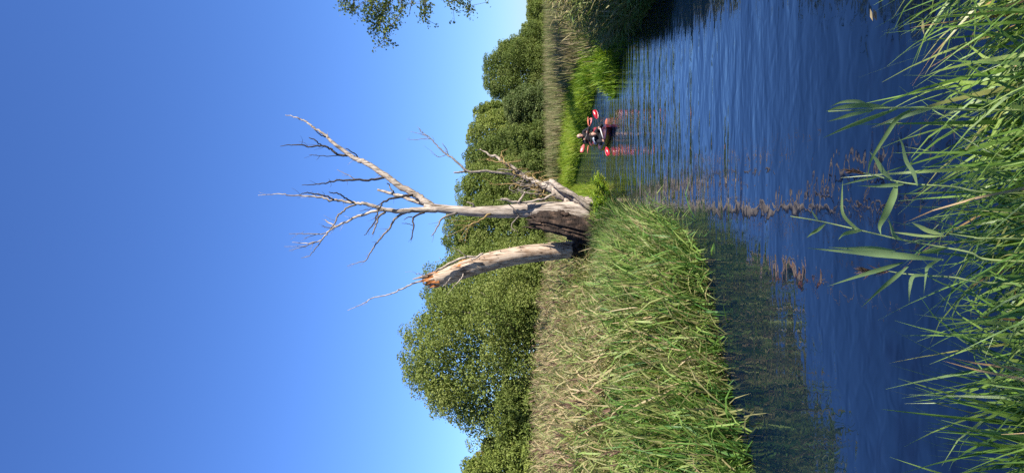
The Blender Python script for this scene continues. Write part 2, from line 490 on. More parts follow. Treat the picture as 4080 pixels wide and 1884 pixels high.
# loose outer stems bending over the water, some standing in it
X, Y, e = scatter(g, 9000, -9, .8, 6.6, 21, lambda X, Y, e: (e > -.55) & (e < .2) & (X < .9) & (X > -.345 * Y - 1.3) & (Y > 6.6))
k = g.uniform(0, 1, len(X)) < (.45 + .45 * wav(X, Y, 1.9)) * np.interp(e, [-.55, -.2, .2], [.12, .5, .6]); X, Y, e = X[k], Y[k], e[k]
H = g.uniform(.35, .85, len(X)) * np.interp(Y, [11, 14, 17, 22], [1, .8, .5, .35])
reeds(acc, g, X, Y, H, np.clip(g.normal(.36, .22, len(X)), 0, 1), nleaf=5, leafL=(.3, .6), leafW=(.014, .026), lean=(.05, -.16), spread=.28, leaf_from=.2, tvar=.2, lift=(.2, 1.2), droop=(1.2, 3.0))
# main stand
X, Y, e = scatter(g, 44000, -14, .8, 7, 36, lambda X, Y, e: LEFT(X, Y, e) & (e > .5))
pk = np.interp(Y, [7, 13, 18, 25, 36], [1, .9, .5, .3, .2]) * np.interp(e, [0, 4, 9, 20], [.8, .8, .55, .3])
k = g.uniform(0, 1, len(X)) < pk; X, Y, e = X[k], Y[k], e[k]
H = hgt_left(e, Y) * (1 + .13 * wav(X + 3, Y, 1.8)) * g.uniform(.78, 1.08, len(X)) * (1 - np.interp(Y, [12, 17, 23], [0, .55, .7]) * smoothstep(2.6, 1.0, e)) + .06 * wav(X, Y, 1.3)
b, ldn = reeds(acc, g, X, Y, H, np.clip(np.interp(e, [.5, 1.5, 3.0, 6], [.38, .50, .62, .72]) + g.normal(0, .15, len(X)) + .22 * wav(X, Y, 1.4), 0, 1), nleaf=7, leafL=(.34, .62), leafW=(.016, .032), lean=(-.02, -.02), topdry=.3, tvar=.16)
bed = link('reed_bed', acc.mesh('reed_bed', M['reed'])); tag(bed, 'dense bed of olive and green reeds on the left bank', 'reeds', None, 'stuff')
pl = Acc(); k = g.uniform(0, 1, len(X)) < .12
plumes(pl, g, (b + ldn * H[:, None])[k], ldn[k], 8, .25)
o = link('reed_plumes', pl.mesh('reed_plumes', M['plume']), bed); o['kind'] = 'stuff'

# right bank: near shaded stand, sunny clump, far bright fringe, brown band
g = rngf(12); acc = Acc()
X, Y, e = scatter(g, 9000, 4, 10, 11.5, 19.3, lambda X, Y, e: (e > -.15) & (X > 4) & (X < .40 * Y + 1.2))
H = np.interp(e, [-.2, .3, 1.2], [.8, 1.35, 1.85]) * g.uniform(.75, 1.08, len(X))
reeds(acc, g, X, Y, H, np.clip(np.interp(e, [0, 1.5], [.48, .72]) + g.normal(0, .12, len(X)), 0, 1), nleaf=8, lean=(-.12, -.03), spread=.14)
o = link('shaded_reeds', acc.mesh('shaded_reeds', M['reed'])); tag(o, 'olive reeds in the shade at the right edge of the river', 'reeds', None, 'stuff')
acc = Acc()
def blades(acc, g, X, Y, H, tint, n=7, W=(.012, .024), lean=(0, 0), spread=.25, droop=(.3, 1.4), nseg=3):
    Z = land_z(X, Y); N = len(X)
    for k in range(n):
        P = np.stack([X + g.normal(0, .06, N), Y + g.normal(0, .06, N), np.maximum(Z, -.1) - .02], 1)
        D = np.stack([g.normal(lean[0], spread, N), g.normal(lean[1], spread, N), np.ones(N)], 1)
        v, q, a = ribbons(P, D, H * g.uniform(.7, 1.15, N), g.uniform(*W, N), g.uniform(*droop, N), nseg, g, np.clip(tint + g.normal(0, .12, N), 0, 1), 1.0)
        acc.add(v, q, a)
X, Y, e = scatter(g, 22000, 2, 12, 19.3, 47.5, lambda X, Y, e: (e > -.1) & (e < np.interp(Y, [20, 28, 34], [.9, .7, 1.8])) & (X > 2.0) & (X < .38 * Y + 1) & (X > 2.6 - (Y < 30) * 1))
H = np.interp(e, [-.1, .3, 1.2, 2.2], [.40, .60, .78, .9]) * g.uniform(.7, 1.15, len(X))
blades(acc, g, X, Y, H, np.clip(.45 + g.normal(0, .14, len(X)) + .16 * wav(X, Y, .8) + .12 * smoothstep(30, 44, Y), 0, 1), n=7, W=(.018, .034))
X, Y, e = scatter(g, 9000, -1, 4, 23.5, 52, lambda X, Y, e: (e > -.1) & (e < 2.2) & (X < 4.2))
H = np.interp(e, [-.1, .3, 1.2, 2.2], [.35, .55, .7, .8]) * g.uniform(.8, 1.1, len(X))
blades(acc, g, X, Y, H, np.clip(.6 + g.normal(0, .14, len(X)), 0, 1), n=6, W=(.02, .036))
o = link('bright_sedge', acc.mesh('bright_sedge', M['bright'])); tag(o, 'sunlit yellow green sedge fringing the far bank', 'sedge', None, 'stuff')
acc = Acc()
X, Y, e = scatter(g, 60000, -22, 34, 19, 66, lambda X, Y, e: (e > np.interp(Y, [20, 28, 34], [.9, .75, 1.6])) & (X > -.30 * Y - 2) & (X < .37 * Y + 2) & ((X > 1) | (Y > 36)))
k = g.uniform(0, 1, len(X)) < np.interp(e, [1.7, 5, 20], [.9, .6, .3]); X, Y, e = X[k], Y[k], e[k]
H = np.interp(e, [.7, 1.2, 2.4, 6], [.85, 1.15, 1.45, 1.55]) * g.uniform(.8, 1.06, len(X)) + .08 * wav(X, Y, .7)
blades(acc, g, X, Y, H, np.clip(.58 + g.normal(0, .16, len(X)) + .18 * wav(X, Y, .45), 0, 1), n=5, W=(.03, .055), spread=.12, droop=(.3, 1.8), nseg=3)
o = link('far_reed_bed', acc.mesh('far_reed_bed', M['far_reed'])); tag(o, 'brown and olive reed belt in front of the far trees', 'reeds', None, 'stuff')

# foreground sedge on the near bank
g = rngf(13); acc = Acc()
def sedge(n, x0, x1, y0, y1, h, lean, tint=.42, W=(.011, .022), spread=.24, droop=(.8, 3.0)):
    X = g.uniform(x0, x1, n); Y = g.uniform(y0, y1, n); Z = np.maximum(land_z(X, Y), 0.0)
    P = np.stack([X, Y, Z - .02], 1)
    D = np.stack([g.normal(lean[0], spread, n), g.normal(lean[1], spread, n), np.ones(n)], 1)
    v, q, a = ribbons(P, D, g.uniform(*h, n), g.uniform(*W, n), g.uniform(*droop, n), 8, g, np.where(g.uniform(0, 1, n) < .025, 1.0, np.clip(g.normal(tint, .2, n), 0, .9)), 1.0,
                      lambda t: (1.0 if t < .5 else max(.03, (1 - t) / .5)))
    acc.add(v, q, a)
sedge(1900, .05, 1.7, 1.3, 2.9, (.55, 1.0), (-.30, .10), .5)
sedge(1200, -.75, .3, 1.3, 2.7, (.5, .9), (-.08, .10), .42)
sedge(420, -1.7, -.6, 1.3, 2.8, (.55, .92), (.08, .08), .42, spread=.12, droop=(.2, 1.0))
sedge(1500, 1.7, 4.0, 1.3, 3.1, (.5, .95), (-.25, .10), .45)
sedge(900, 1.7, 4.0, 1.2, 2.7, (.25, .6), (-.1, .1), .45, (.009, .02))
sedge(700, -4.6, -2.5, 1.5, 3.1, (.5, .9), (.05, .10), .42)
sedge(300, -2.6, -1.5, 1.6, 3.2, (.5, .9), (.05, .10), .42)
sedge(3600, -.9, 1.7, 1.2, 2.6, (.25, .6), (-.15, .10), .45, (.009, .02))
sedge(700, -1.8, -.8, 1.2, 2.5, (.25, .55), (.05, .08), .45, (.009, .02))
o = link('bank_sedge', acc.mesh('bank_sedge', M['sedge'])); tag(o, 'long arching sedge blades on the near bank', 'sedge', None, 'stuff')

# ------------------------------------------------------------------ living trees
def leaf_quads(g, C, size, tint, up=.25, Nrm=None):
    """small diamond leaves at C (N,3)"""
    N = len(C)
    n = g.normal(0, 1, (N, 3)); n[:, 2] += up
    if Nrm is not None: n = n + Nrm * 1.7
    n /= np.linalg.norm(n, axis=1)[:, None]
    a = np.cross(n, g.normal(0, 1, (N, 3))); a /= np.linalg.norm(a, axis=1)[:, None] + 1e-9
    b = np.cross(n, a)
    s = size[:, None]
    bend = n * s * .18
    V = np.stack([C - a * s * .55 , C + b * s * .36 + bend, C + a * s * .55, C - b * s * .36 + bend], 1).reshape(-1, 3)
    Q = np.arange(N * 4).reshape(-1, 4)
    return V, Q, np.repeat(tint, 4)

def tree_mat(name, a, b, c):
    return foliage_mat(name, [(0.0, a), (0.5, b), (1.0, c)], 0.28, 0.55, 0.12)
M['alder'] = tree_mat('alder_leaves', (0.060, 0.094, 0.020), (0.138, 0.178, 0.040), (0.235, 0.255, 0.078))
M['alder_dark'] = tree_mat('dark_alder_leaves', (0.050, 0.080, 0.018), (0.112, 0.150, 0.036), (0.195, 0.215, 0.068))
M['willow'] = tree_mat('willow_leaves', (0.085, 0.125, 0.028), (0.18, 0.22, 0.050), (0.27, 0.28, 0.085))
M['blue_green'] = tree_mat('blue_green_leaves', (0.042, 0.072, 0.024), (0.095, 0.132, 0.042), (0.165, 0.19, 0.072))
M['autumn'] = tree_mat('turning_leaves', (0.08, 0.085, 0.02), (0.20, 0.15, 0.04), (0.34, 0.18, 0.05))

def crown_points(g, hw, h0, h1, prof, nlobe, nleaf, lobe=(.16, .30), depth=1.0, fill=.14):
    """leaf centres in many small lobes crowding the skin of an envelope of half-width hw between h0 and h1"""
    hs_ = np.linspace(0, 1, len(prof))
    n = nlobe * 12
    f = g.uniform(0, 1, n); r = np.interp(f, hs_, prof)
    k = g.uniform(0, 1, n) < r + .12
    f, r = f[k][:nlobe], r[k][:nlobe]; n = len(f)
    R = g.uniform(*lobe, n) * hw * (.55 + .45 * r)
    th = g.uniform(0, 6.283, n); q = np.sqrt(g.uniform(.35, 1, n))
    wob = 1 + .13 * np.sin(th * 3 + f * 9) + g.normal(0, .09, n)
    rr = np.maximum(r * hw * wob - R * .55, .02) * q
    L = np.stack([rr * np.cos(th), rr * np.sin(th) * depth, h0 + R * .4 + f * (h1 - h0 - R * 1.1), R], 1)
    w = L[:, 3] ** 2; w /= w.sum()
    k = g.choice(len(L), nleaf, p=w)
    d = g.normal(0, 1, (nleaf, 3)); d[:, 2] += .3; d /= np.linalg.norm(d, axis=1)[:, None]
    rad = (1 - np.abs(g.normal(0, .24, nleaf)))[:, None]
    P = L[k, :3] + d * L[k, 3][:, None] * rad * np.array([1.1, 1.1, .80])
    P[:, 2] -= np.maximum(0, .4 - d[:, 2]) * L[k, 3] * g.uniform(0, .7, nleaf)      # drooping sprays on the lower rim
    m = int(nleaf * fill)                                                            # loose leaves between the lobes
    ff = g.uniform(0, 1, m); r = np.interp(ff, hs_, prof) * hw * np.sqrt(g.uniform(0, .9, m)); t = g.uniform(0, 6.283, m)
    P[:m] = np.stack([r * np.cos(t), r * np.sin(t) * depth, h0 + ff * (h1 - h0) * .96], 1)
    return P, d, k, L

def make_tree(name, label, x, y, h, hw, mat, seed, nleaf=26000, nlobe=60, prof=(.55, .85, 1, .95, .8, .55, .2), leaf=(.09, .17), trunks=1, low=.10, group='trees behind the reeds',
              trunk_r=.16, cat='tree', lobe=(.12, .22), tb=.5, depth=.9, nlimb=8, core=.14):
    g = rngf(seed)
    if group: nleaf = int(nleaf * 1.25); leaf = (leaf[0] * .78, leaf[1] * .78)
    z0 = float(land_z(np.array([x]), np.array([y]))[0])
    root = empty(name, (x, y, z0), label, cat, group)
    P, d, k, L = crown_points(g, hw, h * low, h, prof, nlobe, nleaf, lobe, depth)
    lt = g.normal(0, .12, len(L))
    tint = np.clip(tb + lt[k] + g.normal(0, .12, nleaf), 0, 1)
    acc = Acc(); v, q, a = leaf_quads(g, P, g.uniform(*leaf, nleaf), tint, .2, d); acc.add(v, q, a)
    if group:      # leaves deep inside, closing the crown
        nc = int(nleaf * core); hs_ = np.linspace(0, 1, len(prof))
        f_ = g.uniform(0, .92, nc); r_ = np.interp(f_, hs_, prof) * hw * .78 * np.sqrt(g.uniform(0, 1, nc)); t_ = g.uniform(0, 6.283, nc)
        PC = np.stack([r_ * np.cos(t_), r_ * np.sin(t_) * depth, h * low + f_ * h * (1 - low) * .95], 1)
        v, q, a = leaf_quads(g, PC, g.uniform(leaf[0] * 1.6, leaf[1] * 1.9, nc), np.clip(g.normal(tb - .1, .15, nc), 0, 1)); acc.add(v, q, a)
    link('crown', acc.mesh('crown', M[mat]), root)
    for t in range(trunks):
        ox = (t - (trunks - 1) / 2) * hw * .28 + g.normal(0, .08); lx = ox * g.uniform(1.0, 2.2) + g.normal(0, .2)
        top = h * g.uniform(.78, .92)
        pts = np.array([(ox, 0, -.15), (ox * 1.05, g.normal(0, .1), top * .25), (ox + (lx - ox) * .5 + g.normal(0, .12), g.normal(0, .15), top * .6), (lx, g.normal(0, .2), top)])
        C = catmull(pts, 5); R = np.linspace(1, .12, len(C)) * trunk_r * g.uniform(.8, 1.1)
        tr = link('trunk', np_mesh('trunk', *tube(C, R, 8, .06, seed + t), M['trunk'], smooth=True), root)
        near = np.argsort(-L[:, 3])[: nlimb]
        for j in near[t::trunks]:
            tz = L[j, 2] - .45 * math.hypot(L[j, 0] - ox, L[j, 1]) - .2
            i0 = int(np.clip(np.searchsorted(C[:, 2], max(tz, h * .14)), 1, len(C) - 2))
            a0 = C[i0]; b0 = L[j, :3]
            mid = a0 * .5 + b0 * .5 + np.array([g.normal(0, .15), g.normal(0, .15), -.12 * np.linalg.norm(b0 - a0)])
            BC = catmull(np.array([a0, mid, b0]), 3)
            v, q = tube(BC, np.linspace(R[i0] * .55, .012, len(BC)), 6)
            link('limb', np_mesh('limb', v, q, M['trunk'], smooth=True), tr)
    return root

def tree_at(name, label, py, hwpx, toppx, Y, mat, seed, **kw):
    c = at(2148, py, Y); t = at(toppx, py, Y)
    z0 = float(land_z(np.array([c.x]), np.array([Y]))[0])
    return make_tree(name, label, c.x, Y, t.z - z0, 1.2 * hwpx / F * Y, mat, seed, **kw)

tree_at('alder_tree', 'largest round green tree at the left with bare trunks showing through sky gaps', 1405, 300, 1585, 40, 'alder', 21, nleaf=64000, nlobe=330, lobe=(.08, .165), nlimb=16,
        prof=(.70, .9, 1, 1, .95, .82, .62, .3), trunks=3, low=.10, trunk_r=.15, tb=.6, core=.10)
tree_at('alder_tree', 'green tree directly behind the leaning broken trunk', 1135, 190, 1668, 47, 'alder', 22, nleaf=40000, nlobe=210, prof=(.8, .95, 1, .95, .8, .6, .25))
tree_at('alder_tree', 'green tree seen between the two dead stems', 935, 150, 1752, 54, 'alder', 23, nleaf=36000, nlobe=180, prof=(.8, 1, 1, .95, .85, .65, .3), leaf=(.10, .19))
tree_at('alder_tree', 'green tree just right of the tall bare stem', 770, 135, 1800, 58, 'alder', 24, nleaf=34000, nlobe=165, prof=(.8, 1, 1, .95, .85, .7, .35), leaf=(.10, .19))
tree_at('alder_tree', 'green tree behind the thin dead side branch', 640, 115, 1838, 62, 'alder_dark', 25, nleaf=30000, nlobe=150, prof=(.8, 1, 1, .95, .85, .7, .35), leaf=(.11, .2))
tree_at('willow_tree', 'paler yellow green willow above the kayaks', 530, 105, 1853, 66, 'willow', 26, nleaf=26000, nlobe=132, prof=(.8, .95, 1, .95, .85, .65, .3), leaf=(.11, .2))
tree_at('alder_tree', 'narrow pale tree with a pointed top right of the willow', 437, 62, 1876, 69, 'willow', 27, nleaf=16000, nlobe=102, prof=(.8, 1, .9, .75, .6, .4, .2), leaf=(.11, .2), tb=.35)
tree_at('bush', 'blue green rounded bush low in front of the willow', 425, 85, 2000, 60, 'blue_green', 28, nleaf=18000, nlobe=108, prof=(.9, 1, 1, .9, .75, .5), leaf=(.1, .18), low=.02, cat='bush', tb=.6)
tree_at('alder_tree', 'broad dark green tree right of the pale pointed one', 300, 125, 1918, 72, 'alder_dark', 29, nleaf=32000, nlobe=162, prof=(.85, 1, 1, 1, .95, .8, .4), leaf=(.11, .2))
tree_at('alder_tree', 'dark tree sloping down at the right end of the tree row', 200, 85, 1985, 74, 'alder_dark', 30, nleaf=20000, nlobe=120, prof=(.95, 1, .95, .85, .7, .5, .3), leaf=(.11, .2))
tree_at('bush', 'low rounded bush filling the foot of the tree row near the meadow gap', 135, 55, 2075, 76, 'alder', 31, nleaf=10000, nlobe=78, prof=(1, 1, .9, .6), leaf=(.11, .2), low=.02, cat='bush')
tree_at('alder_tree', 'small round tree beyond the straw coloured meadow', 45, 62, 2092, 92, 'alder', 32, nleaf=14000, nlobe=90, prof=(.9, 1, .95, .8, .5), leaf=(.12, .22), low=.02)
tree_at('willow_tree', 'yellow green bushy willow at the far left edge', 1885, 120, 1815, 37, 'willow', 33, nleaf=26000, nlobe=150, prof=(.95, 1, .95, .8, .6, .35), low=.02, tb=.45, trunks=2)
tree_at('young_tree', 'small dark drooping tree between the large tree and the willow', 1770, 85, 1905, 39, 'blue_green', 34, nleaf=16000, nlobe=108, prof=(.8, 1, .8, .6, .4, .2), low=.1, tb=.5)
tree_at('young_tree', 'small tree turning orange beside the left willow', 1815, 40, 1890, 44, 'autumn', 35, nleaf=7000, nlobe=60, prof=(.6, .9, 1, .8, .5), low=.3, tb=.35)
# understorey shrubs closing the row at its foot
for i, (py, hw, top, Y, mt, lab) in enumerate([
        (1745, 110, 1965, 37.5, 'alder', 'shrub between the largest tree and the left willow'),
        (1620, 120, 1960, 38, 'alder_dark', 'dense shrub under the left side of the largest tree'),
        (1270, 110, 1985, 39, 'alder', 'shrub with pale leaves under the right side of the largest tree'),
        (1060, 95, 1990, 45, 'alder', 'shrub at the foot of the trees left of the rotten stump'),
        (850, 90, 2020, 52, 'alder_dark', 'shrub behind the base of the tall bare stem'),
        (690, 90, 2010, 55, 'alder_dark', 'shrub behind the tangle of yellow twigs'),
        (560, 80, 2015, 58, 'alder_dark', 'dark shrub under the pale willow')]):
    tree_at('shrub', lab, py, hw, top, Y, mt, 50 + i, nleaf=14000, nlobe=96, prof=(1, 1, .95, .8, .5), leaf=(.09, .17), low=.02, cat='shrub', group='shrubs under the trees', trunk_r=.05)

# the alder on the right bank whose branch tips hang into the picture
g = rngf(70)
OX, OY = 9.3, 13.2
zb = float(land_z(np.array([OX]), np.array([OY]))[0])
ov = empty('alder_tree', (OX, OY, zb), 'tree on the right bank whose drooping leafy branch tips hang into the sky', 'tree')
C = catmull(np.array([(0, 0, -.2), (.05, .1, 2.2), (-.2, .2, 5), (-.1, .3, 8.5)]), 6)
tr = link('trunk', np_mesh('trunk', *tube(C, np.linspace(.24, .05, len(C)), 10, .06, 3), M['trunk'], smooth=True), ov)
P, d, k, L = crown_points(g, 3.3, 2.8, 9.8, (.4, .8, 1, .95, .8, .5, .2), 150, 3200, (.12, .22))
kp = P[:, 0] + OX > .325 * (P[:, 1] + OY) + 1.1
P, d, k = P[kp], d[kp], k[kp]
hang = [[(1601, -160), (1601, 0), (1600, 41), (1572, 87), (1550, 109), (1534, 141), (1531, 177)],
        [(1580, -150), (1558, 0), (1517, 54), (1506, 90), (1479, 130)],
        [(1520, -150), (1490, 0), (1474, 35), (1463, 76)],
        [(1420, -150), (1409, -10), (1408, 25), (1404, 55)],
        [(1450, -150), (1375, -15), (1372, 8)],
        [(1660, -160), (1691, 0), (1699, 24), (1689, 54), (1697, 82)],
        [(1720, -160), (1775, -5), (1816, 5), (1857, 27), (1879, 49)],
        [(1540, -140), (1540, -10), (1535, 28), (1512, 62)],
        [(1650, -150), (1641, 0), (1637, 27), (1629, 65)]]
hp = []; la = Acc()
for i, h in enumerate(hang):
    Yd = 15.6 + g.normal(0, .35)
    pts = np.array([at(px, py, Yd + j * .03) for j, (px, py) in enumerate(h)])
    root_p = np.array([OX - .1, OY + .2, pts[0][2] - .3 if pts[0][2] < 9 else 8.0])
    pts = np.vstack([root_p, root_p * .45 + pts[0] * .55 + np.array([0, 0, .35]), pts])
    BC = catmull(pts, 4)
    v, q = tube(BC, np.concatenate([np.linspace(.07, .016, 9), np.linspace(.015, .004, len(BC) - 9)]), 6)
    link('limb', np_mesh('limb', local(v, (OX, OY, zb)), q, M['trunk'], smooth=True), tr)
    kk = g.integers(5, 11, 60); hp.append(BC[kk] + g.normal(0, .16, (60, 3)))
    if i == 8: continue
    S = catmull(pts[2:], 8); S = S[len(S) // 4:] if i else S[3:]
    n = int(62 * len(S) / 8) * (2 if i in (1, 2) else 1)
    idx = g.integers(0, len(S), n)
    side = g.normal(0, 1, (n, 3)) * np.array([.075, .12, .075])
    hp.append(S[idx] + side)
    for s in range(9):
        a0 = S[g.integers(0, len(S))]; b0 = a0 + g.normal(0, 1, 3) * np.array([.16, .2, .16]) + np.array([-.05, 0, -.03])
        la.add(*tube(np.array([a0, a0 * .5 + b0 * .5 + g.normal(0, .02, 3), b0]), [.005, .004, .003], 4))
        hp.append(b0 + g.normal(0, 1, (7, 3)) * .04)
hp = np.vstack(hp) - np.array([OX, OY, zb])
acc = Acc()
v, q, a = leaf_quads(g, P, g.uniform(.06, .11, len(P)), np.clip(g.normal(.5, .2, len(P)), 0, 1)); acc.add(v, q, a)
v, q, a = leaf_quads(g, hp, g.uniform(.04, .072, len(hp)), np.clip(g.normal(.5, .25, len(hp)), 0, 1)); acc.add(v, q, a)
link('crown', acc.mesh('crown', M['alder_dark']), ov)
o = link('twigs', la.mesh('twigs', M['trunk'], (OX, OY, zb), True), tr); o['kind'] = 'stuff'
# the tree behind the photographer's right shoulder that shades the near bank
g = rngf(71)
make_tree('alder_tree', 'tree on the near bank shading the sedge in the foreground', 6.6, -3.4, 9.5, 3.4, 'alder', 72, nleaf=2600, nlobe=90, leaf=(.1, .18), low=.36, group=None)
make_tree('alder_tree', 'tree on the right bank just outside the picture beside the sunny clump', 13.9, 19.6, 9.0, 2.6, 'alder_dark', 73, nleaf=15000, nlobe=120, leaf=(.1, .18), low=.2, group=None)
make_tree('alder_tree', 'tree on the far right bank just outside the picture behind the kayaks', 14.2, 27.5, 9.0, 2.7, 'alder_dark', 74, nleaf=15000, nlobe=120, leaf=(.1, .18), low=.2, group=None)

# ------------------------------------------------------------------ the dead tree
DY = 22.3
def px3(pts, dy0, dy1, Y=DY):
    """(px,py,width) -> points and radii; depth runs from dy0 to dy1"""
    n = len(pts)
    out = []; R = []
    for i, (a, b, w) in enumerate(pts):
        yy = Y + dy0 + (dy1 - dy0) * i / max(1, n - 1)
        out.append(at(a, b, yy)); R.append(w / 2 / F * yy)
    return np.array(out), np.array(R)

def limb(name, pts, parent, mat, loc, dy0=0., dy1=0., sides=8, seed=0, ridge=.05, gnarl=.012, twigs=0, n=5):
    g = rngf(seed + 900)
    P, R = px3(pts, dy0, dy1)
    C = catmull(P, n)
    Rr = np.interp(np.linspace(0, 1, len(C)), np.linspace(0, 1, len(R)), R)
    jit = g.normal(0, 1, C.shape) * np.minimum(gnarl, Rr * .7)[:, None]
    jit[0] = 0
    C = C + jit
    acc = Acc(); acc.add(*tube(C, Rr, sides, ridge, seed))
    for t in range(twigs):
        i = g.integers(len(C) // 4, len(C) - 1)
        T = C[min(i + 1, len(C) - 1)] - C[i - 1]; T /= np.linalg.norm(T) + 1e-9
        dd = T * g.uniform(.3, 1) + g.normal(0, .6, 3); dd /= np.linalg.norm(dd)
        Lt = g.uniform(.07, .34)
        pp = np.array([C[i], C[i] + dd * Lt * .5 + g.normal(0, .02, 3), C[i] + dd * Lt + np.array([0, 0, .25 * Lt])])
        acc.add(*tube(catmull(pp, 2), np.linspace(min(Rr[i] * .5, .007), .0025, 5), 4))
    return link(name, acc.mesh(name, M[mat], loc, True), parent), C

b0 = at(2330, 836, DY)
dbase = (b0.x, DY, 0.2)
dead = empty('dead_tree', dbase, 'tall bare bleached dead tree forking into leafless limbs beside the water', 'dead tree')
# trunk: smooth barkless wood with a flared foot
TR = [(2430, 838, 84), (2385, 836, 96), (2345, 834, 98), (2300, 838, 84), (2250, 838, 72), (2200, 836, 66), (2100, 836, 58), (2000, 842, 50), (1900, 842, 42), (1830, 838, 37), (1770, 832, 34), (1722, 826, 30), (1690, 818, 20)]
P, R = px3(TR, 0, 0)
C = catmull(P, 8); Rr = np.interp(np.linspace(0, 1, len(C)), np.linspace(0, 1, len(R)), R)
trunk = link('trunk', np_mesh('trunk', local(tube(C, Rr, 20, .085, 5, True, .12)[0], dbase), tube(C, Rr, 20, .085, 5, True, .12)[1], M['dead_wood'], smooth=True), dead)
A = [(1730, 830, 30), (1681, 793, 28), (1643, 771, 27), (1575, 729, 25), (1537, 703, 24), (1469, 655, 21), (1430, 638, 20), (1393, 619, 17), (1327, 570, 13), (1301, 543, 11), (1259, 513, 9), (1224, 489, 7), (1199, 477, 6), (1167, 463, 4), (1138, 460, 2.5)]
la_, _ = limb('limb', A, dead, 'dead_wood', dbase, 0, .9, 10, 1, twigs=10)
B = [(1760, 832, 26), (1692, 836, 23), (1629, 838, 21), (1566, 840, 18), (1516, 830, 16), (1461, 813, 14), (1419, 811, 12), (1365, 800, 10), (1323, 796, 9), (1272, 786, 8), (1222, 781, 6), (1163, 780, 5), (1117, 773, 4), (1075, 775, 2.5), (1028, 778, 1.6)]
lb_, _ = limb('limb', B, dead, 'dead_wood', dbase, 0, -.6, 10, 2, twigs=12)
def br(parent, pts, mat, dy0, dy1, seed, tw=3, nm='branch'):
    return limb(nm, pts, parent, mat, dbase, dy0, dy1, 6, seed, .04, .012, tw, 4)[0]
br(la_, [(1385, 620, 10), (1346, 618, 9.5), (1327, 599, 9), (1307, 589, 8), (1282, 581, 7.5), (1244, 586, 6), (1212, 581, 5.5), (1160, 578, 4), (1116, 583, 2)], 'dark_bark', .6, .2, 3, 5)
br(la_, [(1282, 581, 5), (1256, 560, 5), (1229, 548, 3)], 'dark_bark', .4, .2, 4, 0)
br(la_, [(1341, 621, 3.5), (1288, 621, 3), (1231, 618, 1.6)], 'dark_bark', .5, .3, 5, 4)
br(la_, [(1298, 546, 5), (1275, 535, 4), (1250, 516, 2.5)], 'dark_bark', .65, .3, 6, 1)
br(la_, [(1443, 640, 5), (1410, 612, 4.5), (1378, 591, 3.5)], 'dark_bark', .5, .2, 7, 0)
br(la_, [(1540, 706, 10), (1512, 711, 9.5), (1467, 719, 9), (1419, 717, 8.5), (1365, 719, 7.5), (1320, 723, 6), (1291, 731, 5), (1250, 736, 4), (1202, 738, 2)], 'dark_bark', .3, -.5, 8, 6)
br(la_, [(1419, 716, 4), (1387, 698, 3), (1343, 677, 1.6)], 'branch_bark', .0, .3, 9, 3)
br(la_, [(1690, 812, 18), (1627, 792, 16), (1595, 781, 15), (1550, 771, 13), (1505, 755, 9)], 'dead_wood', .1, .8, 10, 1)
br(la_, [(1576, 776, 7), (1560, 758, 6), (1544, 727, 4)], 'branch_bark', .5, .6, 11, 0)
br(la_, [(1646, 777, 11), (1608, 782, 10), (1575, 788, 9), (1529, 803, 8), (1518, 820, 7), (1503, 847, 6), (1499, 876, 5.5), (1474, 910, 4.5), (1451, 939, 2.5)], 'dark_bark', -.1, -.9, 12, 6)
br(la_, [(1529, 803, 3.5), (1482, 830, 3), (1432, 842, 1.6)], 'dark_bark', -.4, -.6, 13, 3)
br(lb_, [(1419, 815, 8), (1386, 826, 7.5), (1356, 851, 7), (1339, 876, 6), (1327, 900, 5), (1312, 916, 3)], 'branch_bark', -.4, -.9, 14, 2)
b2 = br(lb_, [(1530, 836, 12), (1466, 849, 11), (1415, 866, 10), (1381, 884, 9), (1339, 903, 8), (1310, 922, 7), (1289, 948, 5.5), (1255, 966, 4.5), (1205, 969, 3), (1165, 964, 1.6)], 'dead_wood', -.2, .5, 15, 6)
for i, (pts, mt) in enumerate([([(1306, 929, 4.5), (1255, 934, 4), (1201, 931, 3), (1152, 931, 1.5)], 'branch_bark'), ([(1272, 931, 2.5), (1240, 940, 2.2), (1213, 950, 1.5)], 'branch_bark'),
                              ([(1289, 948, 4.5), (1260, 985, 3.8), (1247, 1002, 3), (1230, 1021, 2.5), (1201, 1027, 1.5)], 'branch_bark'),
                              ([(1255, 966, 4), (1222, 979, 3.2), (1184, 990, 2.4), (1154, 996, 1.5)], 'branch_bark'), ([(1222, 979, 2.5), (1180, 981, 2), (1133, 982, 1.3)], 'branch_bark'),
                              ([(1339, 900, 6), (1314, 889, 5), (1295, 875, 3.5)], 'dead_wood'), ([(1323, 908, 3.5), (1297, 905, 3), (1285, 900, 2)], 'dark_bark')]):
    br(b2 if False else lb_, pts, mt, .35, .5 + .1 * i, 30 + i, 2)
br(lb_, [(1411, 809, 7), (1381, 792, 6.5), (1356, 777, 5.5), (1329, 768, 4.5), (1310, 766, 3)], 'dark_bark', -.35, -.8, 40, 1)
br(lb_, [(1331, 796, 7), (1306, 784, 6.5), (1272, 775, 6), (1230, 769, 4.5), (1209, 770, 3.5), (1190, 777, 2)], 'dark_bark', -.4, -.8, 41, 2)
br(lb_, [(1535, 845, 10), (1512, 861, 9), (1499, 893, 7), (1484, 933, 4.5)], 'branch_bark', -.15, -.6, 42, 5)
br(lb_, [(1625, 843, 11), (1579, 866, 9.5), (1554, 906, 8), (1524, 941, 7), (1495, 975, 6), (1474, 1011, 5), (1455, 1038, 4), (1419, 1048, 2.8), (1384, 1060, 1.6)], 'branch_bark', -.1, .4, 43, 8)
br(lb_, [(1692, 847, 8), (1650, 861, 7.5), (1644, 880, 7), (1648, 906, 6), (1636, 956, 3.5)], 'dark_bark', -.1, -.7, 44, 4)
br(lb_, [(1642, 863, 4), (1625, 866, 3.5), (1608, 876, 2)], 'dark_bark', -.3, -.4, 45, 0)
